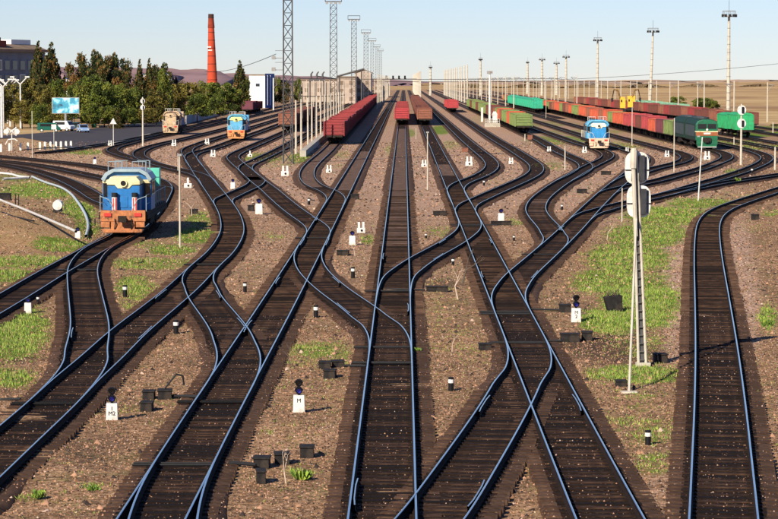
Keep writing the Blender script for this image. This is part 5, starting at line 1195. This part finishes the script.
for px, D, zt_, lb in ((20.3,540,81,'rightmost of the white forked street lamps'),(10,560,84,'second white forked street lamp from the right'),(7.3,600,83,'third white forked street lamp from the right'),(3,530,83.5,'white forked street lamp nearest the left edge')):
    c = at(px, zt_, D); k = D/F; r = empty('street_lamp', (c.x, D, 0), 0, lb, 'street lamp', 'white forked street lamps')
    b = MB(); b.tube((0,0,0),(0,0,c.z-.6),.2,.15,8); b.build('pole', [M_white], r)
    b = MB(); b.tube((0,0,c.z-.7),(-8*k,0,c.z+.8),.12,n=5); b.tube((0,0,c.z-.7),(7*k,0,c.z+.8),.12,n=5); b.build('arm', [M_white], r)
    for s in (-8*k, 7*k):
        b = MB(); b.cbox(s, 0, c.z+.7, .9, .4, .28); b.build('lamp_head', [M_white], r)
D = 512; c0 = at(51, 113, D); c1 = at(77, 98, D); r = empty('billboard', ((c0.x+c1.x)/2+.3, D, 0), 0, 'billboard with a light blue picture on a single post behind the parked cars', 'billboard')
hw = (c1.x-c0.x)/2; b = MB(); b.tube((0,.2,0),(0,.2,c0.z),.25,n=8); b.build('post', [M_steelg], r)
b = MB(); b.box(-hw-.12,hw+.12,.02,.4,c0.z-.12,c1.z+.12); b.build('frame', [M_steelg], r)
def pic():
    m = bpy.data.materials.new('poster_picture'); m.use_nodes = True; t = m.node_tree; L = t.links; b = t.nodes['Principled BSDF']
    tc = N(t,'ShaderNodeTexCoord'); n = N(t,'ShaderNodeTexNoise'); n.inputs['Scale'].default_value = .55; n.inputs['Detail'].default_value = 3; L.new(tc.outputs['Object'], n.inputs['Vector'])
    cr_ = N(t,'ShaderNodeValToRGB'); L.new(n.outputs[0], cr_.inputs[0]); e = cr_.color_ramp
    e.elements[0].position = .36; e.elements[0].color = (.02,.05,.09,1); e.elements[1].position = .62; e.elements[1].color = (.62,.66,.66,1)
    for p_, c_ in ((.43,(.03,.25,.36,1)),(.50,(.05,.30,.42,1)),(.56,(.25,.62,.72,1))): q = e.elements.new(p_); q.color = c_
    L.new(cr_.outputs[0], b.inputs['Base Color']); return m
b = MB(); b.box(-hw,hw,-.0,.015,c0.z,c1.z); b.build('poster', [pic()], r)
def car(px, yb, L_, H_, col, label, rz, van=False, name='parked_car', cat='car'):
    p = gp(px, yb); r = empty(name, (p.x, p.y, .05), rz, label, cat, 'vehicles parked on the forecourt'); m = mat('car_'+str(col), col, .25, 0, .03, 1, spec=.6); w_ = .85
    h = H_; b = MB()
    if van: prof = [(-L_/2,.35),(L_/2,.35),(L_/2,h*.5),(L_/2-.35,h*.58),(L_/2-.9,h),(-L_/2+.08,h),(-L_/2,h*.6)]
    else: prof = [(-L_/2,.32),(L_/2,.32),(L_/2,h*.48),(L_/2-.9,h*.6),(L_/2-1.6,h),(-L_/2+.8,h),(-L_/2+.1,h*.62)]
    b.prism(prof, 'y', -w_, w_); b.build('body', [m], r, bevel=.06)
    b = MB()
    for s in (-1, 1):
        b.box(-L_/2+.55, L_/2-1.3, min(s*w_,s*(w_+.012)), max(s*w_,s*(w_+.012)), h*.62, h*.9)
    b.build('side_window', [M_glass], r)
    b = MB(); x1 = L_/2-(.38 if van else .95); x2 = L_/2-(.88 if van else 1.57)
    b.add([(x1,-.75,h*.62),(x1,.75,h*.62),(x2+.03,.72,h*.95),(x2+.03,-.72,h*.95)], [(0,1,2,3)]); 
    for v in range(4): b.v[v] = (b.v[v][0]+.03, b.v[v][1], b.v[v][2]+.02)
    b.build('windscreen', [M_glass], r)
    for sx in (-L_*.31, L_*.31):
        for s in (-1, 1):
            b = MB(); b.tube((sx, s*.68, .33), (sx, s*.9, .33), .33, n=16); o = b.build('wheel', [M_black], r)
            b = MB(); b.tube((sx, s*.9, .33), (sx, s*.915, .33), .2, n=12); b.build('rim', [M_white], o)
    for s in (-.6, .6): b = MB(); b.box(L_/2, L_/2+.03, s-.15, s+.15, h*.36, h*.45); b.build('headlight', [M_white], r)
car(49, 132.3, 4.4, 1.75, (.01,.10,.065), 'dark green van parked farthest left', .1, True, 'parked_van', 'van')
car(64, 131.3, 4.2, 2.0, (.72,.72,.70), 'white van parked between the green van and the blue car', -.5, True, 'parked_van', 'van')
car(75, 130, 4.2, 1.5, (.02,.07,.07), 'dark teal car half hidden behind the white van', .2)
car(83, 132.6, 3.9, 1.5, (.25,.38,.60), 'light blue car standing alone right of the vans', -1.25)
b = MB(); p = gp(94,127.6); b.box(-.5,.5,-.4,.4,0,1.2); b.box(-.55,.55,-.45,.45,1.2,1.3); tag(b.build('green_bin', [P_fg], loc=(p.x,p.y,0)), 'small bright green bin by the far edge of the forecourt', 'bin')
# pipes on the left bank
def pipe(pts, rad, m, label, zoff):
    P_ = cr([gp(x_, y_, zoff) for x_, y_ in pts], 6); mb = MB(); mb.sweep([Vector(q) for q in P_], rad, 10); return tag(mb.build('pipe', [m], smooth=True), label, 'pipe')
pipe([(-15,193),(0,199.8),(22,208.5),(45,218),(60,224.5),(76,231.5)], .085, mat('dull_white_pipe', (.5,.47,.42), .7, 0, .2, 2), 'straight white pipe slanting down the brown bank at the left edge', 1.1)
pipe([(2,212),(14,216.5),(34,221)], .05, M_dark, 'thin dark pipe lying below the white one', .9)
pipe([(32,176.5),(46,182.5),(60,187),(70,193),(77,201),(83,210),(87,219),(88,228),(86,236)], .10, mat('pale_grey_hose', (.42,.47,.47), .5, 0, .2, 2), 'curved pale grey hose running down towards the blue locomotive', .25)
pipe([(0,173),(10,174),(20,176.5),(30,177.5)], .12, M_white, 'short white pipe lying flat near the left edge, upper one', .2)
pipe([(3,179),(14,178.5),(28,177.8)], .14, M_white, 'short white pipe lying flat near the left edge, lower one', .2)
r = empty('white_tank', tuple(gp(58,223)), 0, 'small round white tank beside the white pipe on the bank', 'tank'); b = MB(); b.tube((0,-.3,.35),(0,.35,.4),.34,.34,16); b.build('drum',[M_white],r); b = MB(); b.box(-.3,.3,-.2,.3,-.1,.2); b.build('cradle',[M_dark],r); r.location.z = .9
box_(4, 200, 14, 7, 'dark box at the left edge above the white pipe', name='dark_box', cat='box')
for px, yb, yt, lb in ((15.5,206,194,'left one of two thin dark stakes above the white pipe'),(18.5,206,194,'right one of two thin dark stakes above the white pipe'),(65,217,205,'thin dark stake behind the small white tank'),(95,226,219,'short dark stake in front of the blue locomotive')): pole(px, yb, yt, .05, lb, M_dark, 'stake', 'stake')
# dead branches
def branch(px, pyb, sc, label, m, seed):
    rg = random.Random(seed); p = gp(px, pyb); mb = MB()
    def go(a, d, l, r0, k):
        b = a+d*l; mb.tube(a, b, r0, r0*.6, 5)
        if k:
            for _ in range(2): go(b, (d+Vector((rg.uniform(-.8,.8), rg.uniform(-.8,.8), rg.uniform(-.3,.5)))).normalized(), l*.7, r0*.6, k-1)
    go(Vector((0,0,0)), Vector((rg.uniform(-.3,.3), .3, 1)).normalized(), .5*sc, .035*sc, 3); tag(mb.build('dead_branch', [m], loc=(p.x,p.y,0)), label, 'branch', 'dead branches lying in the yard')
M_dead = mat('bleached_wood', (.45,.34,.25), .9, 0, .2, 4)
for a in [(458,300,1.3,'bleached dead branch sticking up right of the middle track',M_dead,1),(462,285,1.5,'dark forked dead branch right of the middle track',M_wood,2),(286,484,.7,'small pinkish forked branch by the green tuft at the lower left of centre',M_dead,3),(290,366,.7,'dark twig in the grass above the letter M signal',M_wood,4),(452,352,.6,'pale twig in the gravel right of the middle track',M_dead,5),(607,240,1.0,'bleached branch at the top of the bright grass',M_dead,6),(192,216,1.2,'pale branch by the long shadow left of centre',M_dead,7),(355,256,.8,'pale twig below the double marker near the middle track',M_dead,8),(150,264,.8,'pale branch on the grass below the blue locomotive',M_dead,9)]: branch(*a)

# ---------------------------------------------------------------- loose stones and grass
G0, GX, GY, CS = 52.0, -90.0, 52.0, .25
nx_, ny_ = int(180/CS), int(240/CS)
occ = np.zeros((ny_, nx_), bool)
yy, xx = None, None
for k in TR:
    C = TR[k]['C']
    for (ax, ay), (bx, by) in zip(C[:-1], C[1:]):
        if ay > 300: continue
        for t in (0, .25, .5, .75):
            x_, y_ = ax+(bx-ax)*t, ay+(by-ay)*t; j = int((y_-GY)/CS)
            if 0 <= j < ny_: occ[j, max(0, int((x_-1.18-GX)/CS)):max(0, int((x_+1.18-GX)/CS)+1)] = True
def free(X, Y):
    j = ((Y-GY)/CS).astype(int); i = ((X-GX)/CS).astype(int); ok = (i>=0)&(i<nx_)&(j>=0)&(j<ny_)
    out = np.ones(len(X), bool); out[ok] = ~occ[j[ok], i[ok]]; return out
def project(X, Y):
    f = Y*math.cos(TH)+CAMZ*math.sin(TH); uu = Y*math.sin(TH)-CAMZ*math.cos(TH); return 389+F*X/f, 259.5-F*uu/f
def gz(X, Y):
    zc = np.zeros_like(X); rng = np.random.RandomState(3)
    for a in range(14):
        kx, ky, ph = rng.uniform(-1.6, 1.6), rng.uniform(-1.2, 1.2), rng.uniform(0, 6); zc += .012*np.sin(kx*X+ky*Y+ph)
    zc *= np.clip((400-Y)/200, 0, 1); px, py = project(X, Y)
    return zc + 1.1*np.clip(1-np.sqrt(((px-22)/75)**2+((py-226)/20)**2), 0, 1)**.8*(Y < 260)
def scatter(n, D0, D1, rg):
    Y = np.sqrt(rg.uniform(D0**2, D1**2, n)); X = rg.uniform(-.18, .175, n)*Y; return X, Y
rg = np.random.RandomState(11)
M_st = [mat('stone_pink', (.42,.235,.14), .9, 0, .35, 2), mat('stone_brown', (.20,.11,.06), .9, 0, .3, 2), mat('stone_dark', (.05,.036,.03), .9, 0, .3, 2), mat('stone_pale', (.56,.40,.29), .9, 0, .2, 2)]
def stones(n, D0, D1, s0, s1, bed=False):
    X, Y = scatter(n, D0, D1, rg); f = free(X, Y); k = ~f if bed else f
    X, Y = X[k], Y[k]; m = len(X); Z = gz(X, Y) if not bed else np.full(m, .075)
    s = rg.uniform(s0, s1, m)**1.0; a = rg.uniform(0, 6.28, m); V = np.zeros((m, 5, 3))
    for q in range(4):
        t = a+q*PI/2+rg.normal(0, .25, m); V[:, q, 0] = X+np.cos(t)*s*rg.uniform(.7,1.2,m); V[:, q, 1] = Y+np.sin(t)*s*rg.uniform(.7,1.2,m); V[:, q, 2] = Z-.01
    V[:, 4, 0] = X+rg.normal(0,.3,m)*s; V[:, 4, 1] = Y+rg.normal(0,.3,m)*s; V[:, 4, 2] = Z+s*rg.uniform(.5,1.1,m)
    b0 = np.arange(m)[:,None]*5; Ft = np.concatenate([np.c_[b0+q, b0+(q+1)%4, b0+4] for q in range(4)])
    c = rg.choice(4, m, p=[.32,.38,.26,.04] if not bed else [.16,.4,.38,.06]); return V.reshape(-1,3), Ft, np.tile(c, 4)
def join(parts):
    off = 0; Vs = []; Fs = []; Ms = []
    for V, Ft, mi in parts: Vs.append(V); Fs.append(Ft+off); Ms.append(mi); off += len(V)
    return np.concatenate(Vs), np.concatenate(Fs), np.concatenate(Ms)
V, Ft, mi = join([stones(95000, 54, 105, .015, .05), stones(45000, 105, 190, .03, .075), stones(2200, 55, 160, .07, .14), stones(26000, 190, 420, .07, .16), stones(38000, 54, 110, .015, .04, True)])
o = bpy.data.objects.new('loose_stones', npmesh('loose_stones', V, Ft, M_st, 3, mi)); COL.objects.link(o); tag(o, 'loose pinkish brown stones scattered between the tracks', 'stones', kind='stuff')
M_gr = [mat('grass_green', (.13,.22,.025), .7, 0, .3, 1), mat('grass_yellow_green', (.27,.37,.045), .7, 0, .3, 1), mat('grass_dark', (.08,.14,.018), .7, 0, .3, 1), mat('grass_straw', (.38,.29,.13), .8, 0, .2, 1)]
def grass(n, D0, D1, h0, h1, blades, straw=.0):
    X, Y = scatter(n, D0, D1, rg); px, py = project(X, Y); cv = cover(px, py, X, Y)
    nz_ = .5+.5*np.sin(X*1.9+np.sin(Y*.9)*2)*np.sin(Y*.45+np.cos(X*1.1)*2)
    nz_ = nz_*(.5+.5*np.sin(X*4.3+np.cos(Y*1.7)*2.2)*np.cos(Y*1.1+X*2.7))*1.8; pr = cv[0]**1.7*(.28+1.2*nz_)+straw; k = (rg.rand(n) < pr)&free(X, Y); X, Y = X[k], Y[k]; g = cv[0][k]; m = len(X)
    Z = gz(X, Y); Vs = []; ms = []
    for b in range(blades):
        a = rg.uniform(0, 6.28, m); h = rg.uniform(h0, h1, m)*(.5+.6*g); lx, ly = rg.normal(0,.35,m)*h, rg.normal(0,.35,m)*h
        ox, oy = rg.normal(0,.09,m), rg.normal(0,.09,m); w_ = h*.09+.008
        V = np.zeros((m,3,3)); V[:,0] = np.c_[X+ox-w_*np.cos(a), Y+oy-w_*np.sin(a), Z-.02]; V[:,1] = np.c_[X+ox+w_*np.cos(a), Y+oy+w_*np.sin(a), Z-.02]; V[:,2] = np.c_[X+ox+lx, Y+oy+ly, Z+h]
        Vs.append(V.reshape(-1,3)); ms.append(np.where(rg.rand(m) < .25, 3, rg.choice(3, m, p=[.4,.42,.18])) if straw else np.where(rg.rand(m) < .12, 3, rg.choice(3, m, p=[.4,.42,.18])))
    V = np.concatenate(Vs); return V, np.arange(len(V)).reshape(-1,3), np.concatenate(ms)
V, Ft, mi = join([grass(90000, 55, 125, .04, .15, 6), grass(60000, 125, 260, .07, .20, 5), grass(42000, 55, 150, .04, .12, 5, .11), grass(40000, 140, 430, .08, .22, 6, .06)])
o = bpy.data.objects.new('grass', npmesh('grass', V, Ft, M_gr, 3, mi)); COL.objects.link(o); tag(o, 'patchy bright green grass between the tracks', 'grass', kind='stuff')
# leafy weeds
def weed(px, pyb, wp, label, n=70):
    p = gp(px, pyb); w_ = wp*p.y/F; mb = MB()
    for _ in range(n):
        a = random.uniform(0, 6.28); r_ = random.uniform(0, w_/2); h = random.uniform(.08, .42)*min(1, w_); b0 = Vector((math.cos(a)*r_*.5, math.sin(a)*r_*.5, 0)); t = Vector((math.cos(a)*r_, math.sin(a)*r_, h)); s = Vector((random.uniform(-1,1), random.uniform(-1,1), random.uniform(-.3,.3)))*.06
        mb.add([b0, t-s, t+Vector((0,0,.06)), t+s], [(0,1,2,3)], random.choice((0,0,1,2)))
    tag(mb.build('weed', M_gr[:3], loc=(p.x,p.y,0)), label, 'weed', 'leafy weeds')
for a in [(302,480,22,'bright green leafy weed beside the row of dark boxes'),(418,353,10,'small bright weed touching the middle track on its right'),(768,326,14,'leafy weed at the right edge beyond the isolated track'),(737,182,10,'yellow green weed below the rightmost hairpin'),(38,498,16,'low weed near the lower left corner'),(94,492,12,'low weed right of the one in the lower left corner')]: weed(*a)
